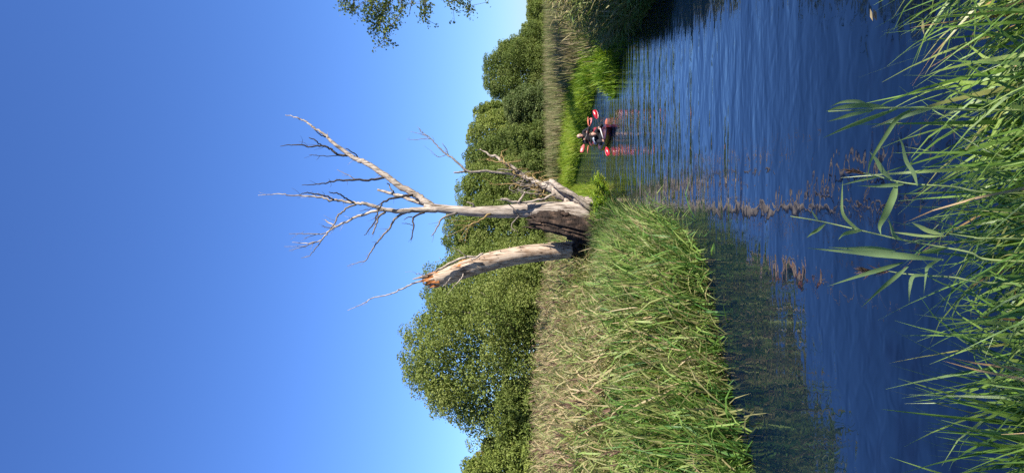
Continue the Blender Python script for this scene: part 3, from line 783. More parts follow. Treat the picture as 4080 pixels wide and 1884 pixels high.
br(lb_, [(1646, 899, 3), (1625, 892, 2.4), (1600, 889, 1.6)], 'dark_bark', -.4, -.5, 46, 1)
br(dead, [(1822, 846, 9), (1764, 869, 7.5), (1745, 899, 6), (1719, 941, 3)], 'branch_bark', -.1, -.5, 47, 4)
br(dead, [(1890, 826, 8), (1880, 812, 7), (1860, 806, 5)], 'dead_wood', -.1, -.2, 48, 0)
lo = br(dead, [(1956, 852, 8), (1902, 883, 6), (1867, 898, 4), (1840, 905, 2)], 'yellow_twig', -.15, -.4, 49, 6)
for i, pts in enumerate([[(1867, 898, 2.2), (1840, 897, 2), (1811, 898, 1.3)], [(1867, 898, 2.2), (1820, 925, 2), (1776, 943, 1.3)], [(1870, 897, 2.2), (1860, 930, 2), (1852, 968, 1.3)],
                         [(1902, 883, 2.4), (1850, 880, 2), (1790, 875, 1.3)], [(1885, 890, 2), (1850, 925, 1.8), (1830, 960, 1.2)]]):
    br(dead, pts, 'yellow_twig', -.35, -.5 - .06 * i, 60 + i, 2)
br(dead, [(2068, 862, 6), (2038, 898, 4.5), (2053, 923, 2.5)], 'branch_bark', -.25, -.5, 66, 2)
br(dead, [(2062, 850, 4), (2030, 815, 4), (2010, 812, 3)], 'branch_bark', -.3, -.4, 67, 1)
# leaning second stem at the right with a long dead side branch and yellow twigs
D_ = [(2330, 822, 80), (2290, 806, 62), (2255, 782, 50), (2204, 752, 44), (2172, 738, 36), (2139, 731, 26), (2104, 711, 20), (2063, 681, 15), (2013, 651, 12), (1978, 626, 10), (1942, 610, 6), (1912, 593, 3)]
ld_, _ = limb('leaning_stem', D_, dead, 'dead_wood', dbase, 0, 1.0, 12, 70, .10, .02, twigs=6)
ld_['label'] = 'shorter bleached stem leaning to the right'
br(ld_, [(2104, 711, 12), (2030, 693, 11), (1937, 684, 10), (1862, 681, 9), (1816, 641, 8), (1796, 626, 7), (1771, 610, 6), (1741, 580, 5), (1716, 553, 4), (1681, 529, 2.6), (1669, 510, 1.5)], 'branch_bark', .75, 1.3, 71, 10)
br(ld_, [(1865, 683, 9), (1835, 686, 8), (1807, 686, 5)], 'dead_wood', 1.0, 1.0, 72, 0)
br(ld_, [(1716, 553, 3), (1692, 551, 2.4), (1655, 558, 2), (1620, 555, 1.2)], 'branch_bark', 1.2, 1.2, 73, 1)
br(ld_, [(1705, 545, 2.5), (1670, 532, 2), (1635, 525, 1.2)], 'branch_bark', 1.2, 1.3, 74, 1)
br(ld_, [(1790, 622, 4), (1775, 590, 3), (1763, 570, 1.6)], 'branch_bark', 1.1, 1.0, 75, 2)
br(ld_, [(1775, 618, 3), (1745, 625, 2), (1715, 598, 1.2)], 'branch_bark', 1.15, 1.2, 76, 2)
br(ld_, [(2214, 772, 9), (2170, 792, 9), (2139, 797, 8), (2095, 806, 9), (2063, 807, 10), (2023, 797, 12), (1993, 790, 9)], 'dead_wood', -.2, -.5, 77, 3)
br(ld_, [(2063, 806, 10), (2080, 785, 9), (2093, 765, 6)], 'dead_wood', -.4, -.4, 78, 2)
br(ld_, [(2128, 738, 7), (2090, 742, 6), (2030, 733, 5), (1985, 736, 3), (1950, 733, 2)], 'yellow_twig', .3, -.1, 79, 5)
for i in range(46):
    gg = rngf(300 + i)
    s = D_[int(gg.integers(3, 9))]
    a0 = s[0] - gg.uniform(-12, 12); c0 = s[1] + gg.uniform(-6, 6)
    dx_ = gg.uniform(-110, -10); dy_ = gg.uniform(-55, 55)
    droop_ = gg.uniform(0, 70)
    br(ld_, [(a0, c0, 5), (a0 + dx_ * .6, c0 + dy_ * .5, 4), (a0 + dx_ * .8, c0 + dy_ * .9, 3.2), (a0 + dx_ * .7 + droop_, c0 + dy_ * 1.2, 2)],
       'yellow_twig' if i % 3 else 'branch_bark', .5, gg.uniform(-.3, 1.2), 320 + i, 3, 'twig')
# roots / fallen slab pieces at the foot
br(ld_, [(2350, 822, 34), (2310, 800, 32), (2262, 768, 30), (2222, 742, 26), (2190, 720, 20)], 'dead_wood', -.35, .0, 88, 0, 'split_slab')
br(ld_, [(2360, 838, 20), (2300, 790, 14), (2232, 756, 10)], 'branch_bark', -.5, -.3, 89, 0, 'split_slab')

# broken leaning trunk
bb = at(2405, 968, DY - .2)
bbase = (bb.x, DY - .2, 0.1)
brk = empty('broken_tree_trunk', bbase, 'leaning pale barkless trunk snapped off with an orange splintered top', 'tree trunk')
BT = [(2420, 955, 66), (2350, 975, 62), (2300, 988, 62), (2255, 996, 64), (2179, 1004, 68), (2104, 1011, 71), (2028, 1024, 73), (1952, 1041, 73), (1877, 1064, 71), (1801, 1092, 69), (1755, 1108, 64), (1728, 1116, 58)]
P, R = px3(BT, -.1, -.8)
C = catmull(P, 8); Rr = np.interp(np.linspace(0, 1, len(C)), np.linspace(0, 1, len(R)), R)
v, q = tube(C, Rr, 24, .05, 9)
bt = link('trunk', np_mesh('trunk', local(v, bbase), q, M['broken_wood'], smooth=True), brk)
g = rngf(95)
topc = C[-1]; tdir = C[-1] - C[-6]; tdir /= np.linalg.norm(tdir)
e1 = np.cross(tdir, [0, 1, 0]); e1 /= np.linalg.norm(e1); e2 = np.cross(tdir, e1)
for i in range(30):      # splinters standing round the break
    th = i / 30 * 6.283 + g.normal(0, .1); rr = Rr[-1] * g.uniform(.45, .98)
    s = topc + (e1 * math.cos(th) + e2 * math.sin(th)) * rr - tdir * .10
    ln = g.uniform(.08, .40) * (1.0 + .5 * math.cos(th - 3.4))
    w = g.uniform(.03, .065)
    t_ = s + tdir * (ln + .1) + g.normal(0, .02, 3)
    v, q = tube(np.array([s, s * .5 + t_ * .5, t_]), [w, w * .75, w * .18], 6, .2, i)
    link('splinter', np_mesh('splinter', local(v, bbase), q, M['orange_wood'] if i % 4 else M['broken_wood']), brk)
for i in range(9):       # orange scars where the bark and wood tore
    k_ = len(C) - 8 - int(g.integers(0, 16)); th = g.uniform(2.2, 4.4)
    T = C[k_ + 1] - C[k_]; T /= np.linalg.norm(T); n1_ = np.cross(T, [0, 1, .05]); n1_ /= np.linalg.norm(n1_); n2_ = np.cross(T, n1_)
    s = C[k_] + (n1_ * math.cos(th) + n2_ * math.sin(th)) * Rr[k_] * .97
    v, q = tube(np.array([s - T * .12, s, s + T * .1]), [.008, g.uniform(.02, .045), .006], 6, .3, i)
    link('splinter', np_mesh('splinter', local(v, bbase), q, M['orange_wood']), brk)
def bbr(pts, mat, dy0, dy1, seed, tw=0, nm='branch'):
    return limb(nm, pts, brk, mat, bbase, dy0, dy1, 6, seed, .04, .01, tw, 4)[0]
bbr([(1700, 1118, 7), (1676, 1122, 7), (1642, 1130, 6.5), (1600, 1151, 6), (1562, 1170, 5), (1524, 1178, 4.5), (1482, 1187, 4), (1457, 1204, 3.5), (1419, 1221, 2.6), (1384, 1237, 1.6)], 'dead_wood', -.9, -.9, 101, 3)
bbr([(1735, 1082, 9), (1761, 1067, 10), (1806, 1042, 10), (1852, 1025, 9), (1895, 1022, 7)], 'dead_wood', -1.15, -1.0, 102, 2, 'bark_strip')
bbr([(1925, 1009, 9), (1905, 1020, 8), (1880, 1034, 5)], 'dead_wood', -1.1, -1.1, 103, 0, 'bark_strip')
bbr([(1860, 1022, 3), (1830, 1000, 2.5), (1806, 988, 1.5)], 'dead_wood', -1.1, -1.2, 104, 3)
bbr([(1846, 1090, 5), (1836, 1110, 4.5), (1822, 1128, 4), (1806, 1140, 2.5)], 'dead_wood', -1.2, -1.5, 105, 2)
bbr([(1800, 1105, 4), (1775, 1130, 3.5), (1762, 1142, 2)], 'dead_wood', -1.2, -1.4, 106, 1)
bbr([(1690, 1098, 3.5), (1672, 1090, 3), (1657, 1092, 2)], 'dead_wood', -.9, -1.0, 107, 1)
g = rngf(97)
for i in range(34):      # stubs of small side shoots dotting the trunk
    k_ = int(g.integers(14, len(C) - 3)); th = g.uniform(2.0, 4.6)
    T = C[k_ + 1] - C[k_]; T /= np.linalg.norm(T); n1_ = np.cross(T, [0, 1, .05]); n1_ /= np.linalg.norm(n1_); n2_ = np.cross(T, n1_)
    o_ = n1_ * math.cos(th) + n2_ * math.sin(th)
    s = C[k_] + o_ * Rr[k_] * .9
    v, q = tube(np.array([s, s + o_ * .05, s + o_ * .075]), [.018, .014, .008], 6)
    link('knot', np_mesh('knot', local(v, bbase), q, M['dead_wood']), brk)

# rotten stump slab
sb = at(2430, 935, DY - 1.3)
sbase = (sb.x, DY - 1.3, 0.0)
st_ = empty('rotten_stump', sbase, 'dark rotten jagged stump between the bare tree and the leaning trunk', 'stump')
SB = [(2462, 952, 34), (2430, 944, 52), (2390, 934, 70), (2335, 918, 82), (2275, 903, 84), (2220, 891, 80), (2175, 882, 72), (2140, 880, 60)]
P, R = px3(SB, 0, .3, DY - 1.3)
C = catmull(P, 7); Rr = np.interp(np.linspace(0, 1, len(C)), np.linspace(0, 1, len(R)), R)
C = catmull(C, 2); Rr = np.interp(np.linspace(0, 1, len(C)), np.linspace(0, 1, len(Rr)), Rr)
v, q = tube(C, Rr, 34, .17, 17, True, .30)
link('trunk', np_mesh('trunk', local(v, sbase), q, M['rotten']), st_)
g = rngf(98)
topc = C[-1]; tdir = C[-1] - C[-6]; tdir /= np.linalg.norm(tdir)
e1 = np.cross(tdir, [0, 1, 0]); e1 /= np.linalg.norm(e1); e2 = np.cross(tdir, e1)
for i in range(20):
    th = i / 20 * 6.283; rr = Rr[-1] * g.uniform(.5, .95)
    s = topc + (e1 * math.cos(th) + e2 * math.sin(th)) * rr - tdir * .15
    ln = g.uniform(.08, .5); w = g.uniform(.04, .085)
    t_ = s + tdir * (ln + .12) + g.normal(0, .03, 3)
    v, q = tube(np.array([s, s * .5 + t_ * .5, t_]), [w, w * .8, w * .2], 6, .25, i)
    link('splinter', np_mesh('splinter', local(v, sbase), q, M['rotten']), st_)
kb = [(2300, 892, 40), (2266, 868, 34), (2240, 852, 24), (2226, 842, 10)]
limb('burl', kb, st_, 'rotten', sbase, -1.2, -1.2, 12, 111, .12, .02)
limb('root', [(2395, 962, 74), (2350, 940, 66), (2310, 915, 44), (2280, 900, 20)], st_, 'rotten', sbase, -.9, -.6, 14, 114, .16, .03, 3)
limb('root', [(2440, 952, 96), (2375, 946, 84), (2315, 944, 56), (2262, 942, 22)], st_, 'rotten', sbase, -.75, -.6, 14, 115, .16, .03, 3)
limb('bark_collar', [(2415, 962, 84), (2360, 976, 76), (2310, 989, 70), (2282, 993, 64)], st_, 'rotten', sbase, -.25, -.25, 16, 116, .10, .03, 6)
limb('root', [(2350, 930, 40), (2400, 945, 34), (2440, 962, 22), (2462, 975, 10)], st_, 'rotten', sbase, -1.4, -1.6, 10, 112, .12, .02, 4)
limb('root', [(2340, 905, 40), (2390, 915, 30), (2430, 925, 16)], st_, 'rotten', sbase, -1.4, -1.5, 10, 113, .12, .02, 4)

# leafy weeds at the foot of the dead tree
def leafy_plant(name, label, px, py, Y, h, w, tb, seed, n=420, mat='bright'):
    g = rngf(seed); c = at(px, py, Y)
    z0 = max(-.05, float(land_z(np.array([c.x]), np.array([Y]))[0]))
    root = empty(name, (c.x, Y, z0), label, 'plant', 'weeds at the foot of the dead tree')
    la = Acc(); lv = Acc()
    for s in range(26):
        a = g.uniform(0, 6.28); r = g.uniform(0, w * .5)
        b = np.array([r * math.cos(a) * .6, r * math.sin(a) * .4, 0]); t = b + np.array([math.cos(a) * r * .7, math.sin(a) * r * .5, h * g.uniform(.5, 1)])
        la.add(*tube(catmull(np.array([b, b * .6 + t * .4 + [0, 0, .08], t]), 2), np.linspace(.006, .002, 5), 4))
        k = n // 26
        f = g.uniform(.15, 1, k)[:, None]
        P = b * (1 - f) + t * f + g.normal(0, .03, (k, 3))
        az = g.uniform(0, 6.28, k)
        D = np.stack([np.cos(az), np.sin(az), g.uniform(-.1, .7, k)], 1)
        lv.add(*ribbons(P, D, g.uniform(.08, .17, k), g.uniform(.025, .05, k), g.uniform(.4, 1.6, k), 3, g, np.clip(g.normal(tb, .15, k), 0, 1)))
    st = link('stems', la.mesh('stems', M['yellow_twig']), root)
    link('foliage', lv.mesh('foliage', M[mat]), root)
leafy_plant('leafy_weed', 'sunlit bright green leafy weed right at the bare tree foot', 2385, 832, 21.5, .60, 1.6, .45, 120, 3000)
leafy_plant('leafy_weed', 'dark green leafy weed dipping into the water before the bare tree', 2425, 862, 20.5, .62, 1.0, .02, 121, 2400)
leafy_plant('leafy_weed', 'low yellow green weed between the leaning stem and the water', 2345, 785, 23.2, .50, 1.3, .6, 122, 1600)
# dead grass tangle around the stump foot
g = rngf(123); acc = Acc()
n = 700
X = g.normal(bbase[0] - .1, .5, n); Y = g.normal(DY - .6, .4, n)
acc.add(*ribbons(np.stack([X, Y, np.maximum(land_z(X, Y), 0) + g.uniform(0, .5, n)], 1), np.stack([g.normal(0, .6, n), g.normal(-.2, .5, n), g.normal(.6, .4, n)], 1), g.uniform(.25, .6, n), g.uniform(.008, .018, n),
                 g.uniform(1, 4, n), 4, g, np.clip(g.normal(.9, .1, n), 0, 1)))
o = link('dry_grass', acc.mesh('dry_grass', M['reed'])); tag(o, 'dry brown grass tangled round the foot of the broken trunk', 'dry grass', None, 'stuff')

# ------------------------------------------------------------------ kayaks, paddlers, paddles
M['kayak_dark'] = plain_mat('dark_red_hull', (0.065, 0.008, 0.012), .3, .2, .5, 6)
M['kayak_red'] = plain_mat('red_hull', (0.28, 0.024, 0.032), .3, .15, .5, 6)
M['black_cloth'] = plain_mat('black_cloth', (0.014, 0.014, 0.017), .85, .3, .2, 30)
M['pale_grey'] = plain_mat('pale_grey_blue', (0.35, 0.39, 0.47), .85, .2, .2, 20)  # pale tone of the added highlight form on the nearer kayak
M['skin'] = plain_mat('skin', (0.40, 0.235, 0.18), .5, .08, .4, 40)
M['hair'] = plain_mat('brown_hair', (0.065, 0.042, 0.028), .7, .4, .3, 80)
M['lens'] = plain_mat('dark_lens', (0.01, 0.01, 0.012), .15, .1, .6)
M['lip'] = plain_mat('lips', (0.36, 0.13, 0.11), .5, .1)
M['eye'] = plain_mat('dark_eyes', (0.03, 0.02, 0.018), .3, .1)
M['red_blade'] = plain_mat('red_blade', (0.30, 0.008, 0.02), .28, .08, .5, 8)
M['pink_blade'] = plain_mat('salmon_blade', (0.44, 0.09, 0.09), .35, .1, .5, 8)
M['orange_blade'] = plain_mat('orange_blade', (0.46, 0.14, 0.07), .35, .12, .5, 8)
M['black_shaft'] = plain_mat('black_shaft', (0.02, 0.02, 0.023), .4, .1)
M['white_grip'] = plain_mat('white_grip', (0.42, 0.42, 0.42), .5, .05)
M['red_vest'] = plain_mat('red_vest', (0.58, 0.07, 0.09), .7, .15, .3, 20)

def kayak(label, loc, heading, L, beam, mat):
    root = empty('kayak', loc, label, 'kayak', 'kayaks on the river')
    root.rotation_euler = (0, 0, heading)
    S = 25; n = 16
    V = []
    for i in range(S):
        s = -1 + 2 * i / (S - 1)
        hb = beam / 2 * max(.02, (1 - abs(s) ** 2.6)) ** .75
        sheer = .13 + .06 * abs(s) ** 2.5; keel = -.10 + .16 * abs(s) ** 5
        crown = .08 * (1 - abs(s) ** 2)
        for j in range(n):
            a = 2 * math.pi * j / n
            c, si = math.cos(a), math.sin(a)
            x = hb * math.copysign(abs(c) ** .75, c)
            z = sheer + crown * si if si >= 0 else sheer + (sheer - keel) * math.copysign(abs(si) ** .7, si)
            V.append((x, s * L / 2, z))
    Q = [[i * n + j, i * n + (j + 1) % n, (i + 1) * n + (j + 1) % n, (i + 1) * n + j] for i in range(S - 1) for j in range(n)]
    for j in range(0, n, 2):
        pass
    hull = link('hull', np_mesh('hull', V, Q, M[mat], smooth=True), root)
    # cockpit rim and spray deck
    th = np.linspace(0, 2 * math.pi, 29)
    ring = np.stack([np.cos(th) * beam * .36, np.sin(th) * .44 + .05, np.full(29, .225)], 1)
    v, q = tube(ring, np.full(29, .018), 8, cap=False)
    link('cockpit_rim', np_mesh('cockpit_rim', v, q, M['black_shaft'], smooth=True), root)
    r_ = np.linspace(.02, 1, 6); t2 = np.linspace(0, 2 * math.pi, 24, endpoint=False)
    DV = [(math.cos(t) * beam * .35 * r, math.sin(t) * .43 * r + .05, .225 + .07 * (1 - r ** 2)) for r in r_ for t in t2]
    DQ = [[i * 24 + j, i * 24 + (j + 1) % 24, (i + 1) * 24 + (j + 1) % 24, (i + 1) * 24 + j] for i in range(5) for j in range(24)]
    link('spray_deck', np_mesh('spray_deck', DV, DQ, M['black_cloth'], smooth=True), root)
    v, q = tube(np.array([(0, -L / 2 + .12, .19), (0, -L / 2 + .10, .25), (0, -L / 2 + .22, .25), (0, -L / 2 + .24, .18)]), np.full(4, .008), 6)
    link('carry_handle', np_mesh('carry_handle', v, q, M['black_shaft']), root)
    return root

def paddle(label, a, b, blade_mat, face_a, grip=False, face_b=None, Lb=.44, Wb=.19):
    """paddle with blade tips at a and b"""
    a = np.array(a); b = np.array(b); mid = (a + b) / 2
    root = empty('paddle', tuple(mid), label, 'paddle', 'kayak paddles')
    d = b - a; L = np.linalg.norm(d); d /= L
    s0, s1 = a + d * Lb * .75, b - d * Lb * .75
    v, q = tube(np.array([s0, s0 * .5 + s1 * .5, s1]), [.0155] * 3, 8)
    link('shaft', np_mesh('shaft', local(v, mid), q, M['black_shaft'], smooth=True), root)
    if grip:
        g0 = a + d * L * .38; g1 = a + d * L * .60
        v, q = tube(np.array([g0, g0 * .5 + g1 * .5, g1]), [.0175] * 3, 8)
        link('grip', np_mesh('grip', local(v, mid), q, M['white_grip'], smooth=True), root)
    for end, sgn, ro in ((a, 1, face_a), (b, -1, face_a if face_b is None else face_b)):
        ax = d * sgn                        # from tip inwards
        w = np.cross(ax, np.array(ro, float)); w /= np.linalg.norm(w); nn = np.cross(ax, w)
        V = []; S = 11; K = 7
        for face in (0, 1):
            for i in range(S):
                t = i / (S - 1)
                wd = Wb / 2 * max(.10, (math.sin(math.pi * min(1, .22 + t * .78) ** 1.0)) ** .6) if t < .98 else Wb * .08
                for j in range(K):
                    c = -1 + 2 * j / (K - 1)
                    spoon = .035 * (1 - c * c) * math.sin(math.pi * t) + .02 * (1 - t)
                    V.append(end + ax * (t * Lb + .02 * c * c * (1 - t)) + w * wd * c + nn * (spoon * -1 + (.006 if face else -.006) * (1 - c * c * .8)))
        Q = []
        for face in (0, 1):
            o = face * S * K
            for i in range(S - 1):
                for j in range(K - 1):
                    f = [o + i * K + j, o + i * K + j + 1, o + (i + 1) * K + j + 1, o + (i + 1) * K + j]
                    Q.append(f if face else f[::-1])
        m_ = S * K
        for i in range(S - 1):
            for j in (0, K - 1):
                Q.append([i * K + j, (i + 1) * K + j, m_ + (i + 1) * K + j, m_ + i * K + j])
        for j in range(K - 1):
            for i in (0, S - 1):
                Q.append([i * K + j, i * K + j + 1, m_ + i * K + j + 1, m_ + i * K + j])
        link('blade', np_mesh('blade', local(V, mid), Q, M[blade_mat], smooth=True), root)
    return root

def person(label, J, head_r, grip_axis, skinmat, hair, glasses, facing, tilt=0., vest=None):
    """J: joints pelvis, belly, chest, neck, head, sh_l, el_l, wr_l, sh_r, el_r, wr_r, kn_l, kn_r (world)"""
    base = J['pelvis']
    root = empty('person', tuple(base), label, 'person', 'paddlers in the kayaks')
    bm = bmesh.new(); sl = bm.verts.layers.skin.verify()
    reg = []
    def vtx(p, r, rg, root_=False):
        v = bm.verts.new(Vector(p) - Vector(base)); v[sl].radius = r if isinstance(r, tuple) else (r, r); v[sl].use_root = root_
        reg.append((Vector(p) - Vector(base), rg)); return v
    pv = vtx(J['pelvis'], (.18, .15), 'cloth', True)
    be = vtx(J['belly'], (.175, .13), 'cloth'); ch = vtx(J['chest'], (.185, .13), 'cloth')
    nk = vtx(J['neck'], (.06, .06), 'cloth')
    hd = vtx(Vector(J['neck']) * .45 + Vector(J['head']) * .55, (.05, .05), 'skin')
    for e in ((pv, be), (be, ch), (ch, nk), (nk, hd)): bm.edges.new(e)
    for s in 'lr':
        kn = vtx(J['kn_' + s], (.075, .075), 'cloth'); bm.edges.new((pv, kn))
        ft = vtx(Vector(J['kn_' + s]) + (Vector(J['kn_' + s]) - Vector(base)).normalized() * .30 + Vector((0, 0, -.08)), (.05, .05), 'cloth'); bm.edges.new((kn, ft))
        sh = vtx(J['sh_' + s], (.085, .085), 'cloth'); el = vtx(J['el_' + s], (.066, .066), 'cloth')
        mid = vtx(Vector(J['el_' + s]) * .5 + Vector(J['wr_' + s]) * .5, (.055, .055), 'cloth')
        wr = vtx(J['wr_' + s], (.031, .028), 'cloth')
        ga = Vector(grip_axis).normalized(); fw = (Vector(J['wr_' + s]) - Vector(J['el_' + s])).normalized()
        dn = fw.cross(ga).normalized()
        pm = vtx(Vector(J['wr_' + s]) + fw * .055, (.038, .024), 'skin')
        for e in ((ch, sh), (sh, el), (el, mid), (mid, wr), (wr, pm)): bm.edges.new(e)
        for f in range(4):
            o = (f - 1.5) * .021; ln = (.030, .034, .032, .026)[f]
            k1 = vtx(Vector(J['wr_' + s]) + fw * .095 + ga * o, (.010, .010), 'skin')
            k2 = vtx(Vector(J['wr_' + s]) + fw * (.095 + ln * .7) + ga * o + dn * ln * .8, (.009, .009), 'skin')
            k3 = vtx(Vector(J['wr_' + s]) + fw * (.085 + ln * .2) + ga * o + dn * ln * 1.7, (.008, .008), 'skin')
            for e in ((pm, k1), (k1, k2), (k2, k3)): bm.edges.new(e)
        t1 = vtx(Vector(J['wr_' + s]) + fw * .05 + ga * .04 + dn * .02, (.011, .011), 'skin'); t2_ = vtx(Vector(J['wr_' + s]) + fw * .075 + ga * .03 + dn * .055, (.009, .009), 'skin')
        for e in ((pm, t1), (t1, t2_)): bm.edges.new(e)
    me = bpy.data.meshes.new('body'); bm.to_mesh(me); bm.free()
    tmp = bpy.data.objects.new('tmp_body', me); COL.objects.link(tmp)
    md = tmp.modifiers.new('Skin', 'SKIN'); md.use_smooth_shade = True
    sb_ = tmp.modifiers.new('Sub', 'SUBSURF'); sb_.levels = 2; sb_.render_levels = 2
    dg = bpy.context.evaluated_depsgraph_get()
    m2 = bpy.data.meshes.new_from_object(tmp.evaluated_get(dg))
    bpy.data.objects.remove(tmp); 
    m2.materials.clear()
    m2.materials.append(M['black_cloth']); m2.materials.append(M['skin'])
    rp = np.array([tuple(r[0]) for r in reg]); rs = np.array([1 if r[1] == 'skin' else 0 for r in reg])
    for pl_ in m2.polygons:
        c = np.array(pl_.center)
        pl_.material_index = int(rs[np.argmin(((rp - c) ** 2).sum(1))]); pl_.use_smooth = True
    m2.name = 'body'
    link('body', m2, root)
    # head: skull with jaw, nose, ears, eyes, mouth
    hb = bmesh.new(); bmesh.ops.create_uvsphere(hb, u_segments=28, v_segments=20, radius=1.0)
    for v in hb.verts:
        x, y, z = v.co
        jaw = max(0, -z)
        x *= .78 * (1 - .28 * jaw); y *= .95 * (1 - .10 * jaw)
        y -= .10 * jaw * (1 if y < 0 else 0)
        z *= 1.18
        if y < -.5 and abs(x) < .16 and -.35 < z < .12: y -= .20 * (1 - abs(x) / .16) * (1 - (z + .35) / .5 * .8)
        if y < -.4 and .05 < z < .25 and .12 < abs(x) < .45: y += .06
        v.co = (x, y, z)
    hm = bpy.data.meshes.new('head'); hb.to_mesh(hm); hb.free()
    hm.materials.append(M[skinmat])
    for pl_ in hm.polygons: pl_.use_smooth = True
    ho = link('head', hm, root, Vector(J['head']) - Vector(base))
    ho.scale = (head_r,) * 3; ho.rotation_euler = (tilt, 0, facing)
    def blob(nm, c, s, mat, seg=10):
        b_ = bmesh.new(); bmesh.ops.create_uvsphere(b_, u_segments=seg, v_segments=seg - 2, radius=1.0)
        for v in b_.verts: v.co = Vector((v.co.x * s[0] + c[0], v.co.y * s[1] + c[1], v.co.z * s[2] + c[2]))
        m_ = bpy.data.meshes.new(nm); b_.to_mesh(m_); b_.free(); m_.materials.append(M[mat])
        for pl_ in m_.polygons: pl_.use_smooth = True
        return link(nm, m_, ho)
    for s in (-1, 1):
        blob('ear', (s * .80, .05, .02), (.09, .18, .24), skinmat)
        if not glasses: blob('eye', (s * .29, -.84, .14), (.12, .06, .07), 'eye', 8)
    blob('mouth', (0, -.93, -.52), (.24, .06, .06), 'lip', 8)
    if glasses:
        for s in (-1, 1): blob('sunglass_lens', (s * .31, -.90, .14), (.27, .07, .17), 'lens')
        v, q = tube(np.array([(-.80, .05, .2), (-.62, -.72, .19), (0, -.98, .19), (.62, -.72, .19), (.80, .05, .2)]), [.04] * 5, 6)
        link('sunglass_frame', np_mesh('sunglass_frame', v, q, M['lens']), ho)
    if hair:
        b_ = bmesh.new(); bmesh.ops.create_uvsphere(b_, u_segments=24, v_segments=16, radius=1.0)
        gg = rngf(5)
        for v in b_.verts:
            x, y, z = v.co
            k = 1 + gg.normal(0, .03)
            v.co = (x * .90 * k, y * 1.06 * k + .04, z * 1.27 * k + .06)
        dl = [v for v in b_.verts if (v.co.y < -.35 and v.co.z < .48 + .1 * math.sin(v.co.x * 9)) or (v.co.z < -.55) or (v.co.y < .0 and v.co.z < .1)]
        bmesh.ops.delete(b_, geom=dl, context='VERTS')
        m_ = bpy.data.meshes.new('hair'); b_.to_mesh(m_); b_.free(); m_.materials.append(M['hair'])
        link('hair', m_, ho)
    if vest:
        rows = []
        for f, r1_, r2_ in ((.25, .185, .145), (.5, .20, .155), (.8, .205, .155), (1.12, .17, .13)):
            c = Vector(J['belly']) * (1 - f) + Vector(J['chest']) * f - Vector(base)
            rows.append([(c.x + math.cos(t) * r1_, c.y + math.sin(t) * r2_, c.z) for t in np.linspace(0, 6.283, 20, endpoint=False)])
        V = np.array(rows).reshape(-1, 3)
        Q = [[i * 20 + j, i * 20 + (j + 1) % 20, (i + 1) * 20 + (j + 1) % 20, (i + 1) * 20 + j] for i in range(3) for j in range(20)]
        link('life_vest', np_mesh('life_vest', V, Q, M[vest], smooth=True), root)
    return root

def arr(p): return np.array(p, float)
# front kayak
FK = at(2431, 538, 23.3); FX = FK.x
kayak('nearer dark red kayak with its bow towards the camera', (FX, 24.0, 0), math.radians(4), 3.1, .62, 'kayak_dark')
pa, pb = arr(at(2426, 622, 22.9)), arr(at(2368, 440, 23.5))
paddle('paddle with bright red blades and white grip held by the nearer paddler', pa, pb, 'red_blade', (.2, -.85, .6), True, (.45, -.9, .1), .33, .15)
def on_paddle(f, pa, pb): return pa * (1 - f) + pb * f
hl = on_paddle(.335, pa, pb); hr = on_paddle(.63, pa, pb)
hc = arr(at(2363, 537, 23.95))
cY = 24.15
J = dict(pelvis=(FX, cY + .1, .10), belly=(FX, cY + .12, .22), chest=(hc[0] + .01, cY + .08, .30), neck=(hc[0], cY - .05, .39), head=tuple(hc),
         sh_l=(hc[0] - .16, cY, .33), el_l=(hc[0] - .24, cY - .28, .24), wr_l=tuple(hl + arr((.01, .10, .0))),
         sh_r=(hc[0] + .16, cY, .33), el_r=(hc[0] + .30, cY - .22, .20), wr_r=tuple(hr + arr((.0, .10, -.02))),
         kn_l=(FX - .12, cY - .45, .16), kn_r=(FX + .12, cY - .45, .16))
person('nearer paddler with brown hair in a black jacket holding a red bladed paddle', J, .098, pb - pa, 'skin', True, False, math.radians(-4))
# second kayak behind
RX = at(2380, 541, 28).x
kayak('farther red kayak mostly hidden behind the nearer paddler', (RX, 28.4, 0), math.radians(-3), 3.6, .66, 'kayak_red')
pa2, pb2 = arr(at(2317, 609, 27.3)), arr(at(2356, 471, 27.7))
paddle('salmon pink bladed paddle held up by the paddler in sunglasses', pa2, pb2, 'pink_blade', (.5, -.9, .25), False, (.3, -.8, .75), .36, .15)
hl = on_paddle(.36, pa2, pb2); hr = on_paddle(.60, pa2, pb2)
hc = arr(at(2312, 543, 28.3))
cY = 28.45
J = dict(pelvis=(RX, cY + .1, .12), belly=(RX, cY + .10, .28), chest=(hc[0], cY + .06, .44), neck=(hc[0], cY, .55), head=tuple(hc),
         sh_l=(hc[0] - .18, cY, .49), el_l=(hc[0] - .26, cY - .25, .36), wr_l=tuple(hl + arr((.03, .11, -.02))),
         sh_r=(hc[0] + .19, cY, .49), el_r=(hc[0] + .29, cY - .2, .32), wr_r=tuple(hr + arr((.02, .11, -.02))),
         kn_l=(RX - .13, cY - .5, .2), kn_r=(RX + .13, cY - .5, .2))
person('farther paddler in sunglasses and black top with pale shaved head', J, .112, pb2 - pa2, 'skin', False, True, math.radians(-6), 0, None)
# paddle lying flat across the farther kayak, and an orange one tucked along the nearer
paddle('thin black paddle seen edge on lying across the farther kayak', at(2345, 614, 27.6), at(2345, 466, 27.6), 'orange_blade', (0, -.12, 1), False, None, .34, .15)
paddle('paddle with an orange brown blade sticking out beside the nearer kayak', at(2372, 572, 25.6), at(2424, 474, 24.3), 'orange_blade', (.4, -.9, .2), False, None, .36, .19)
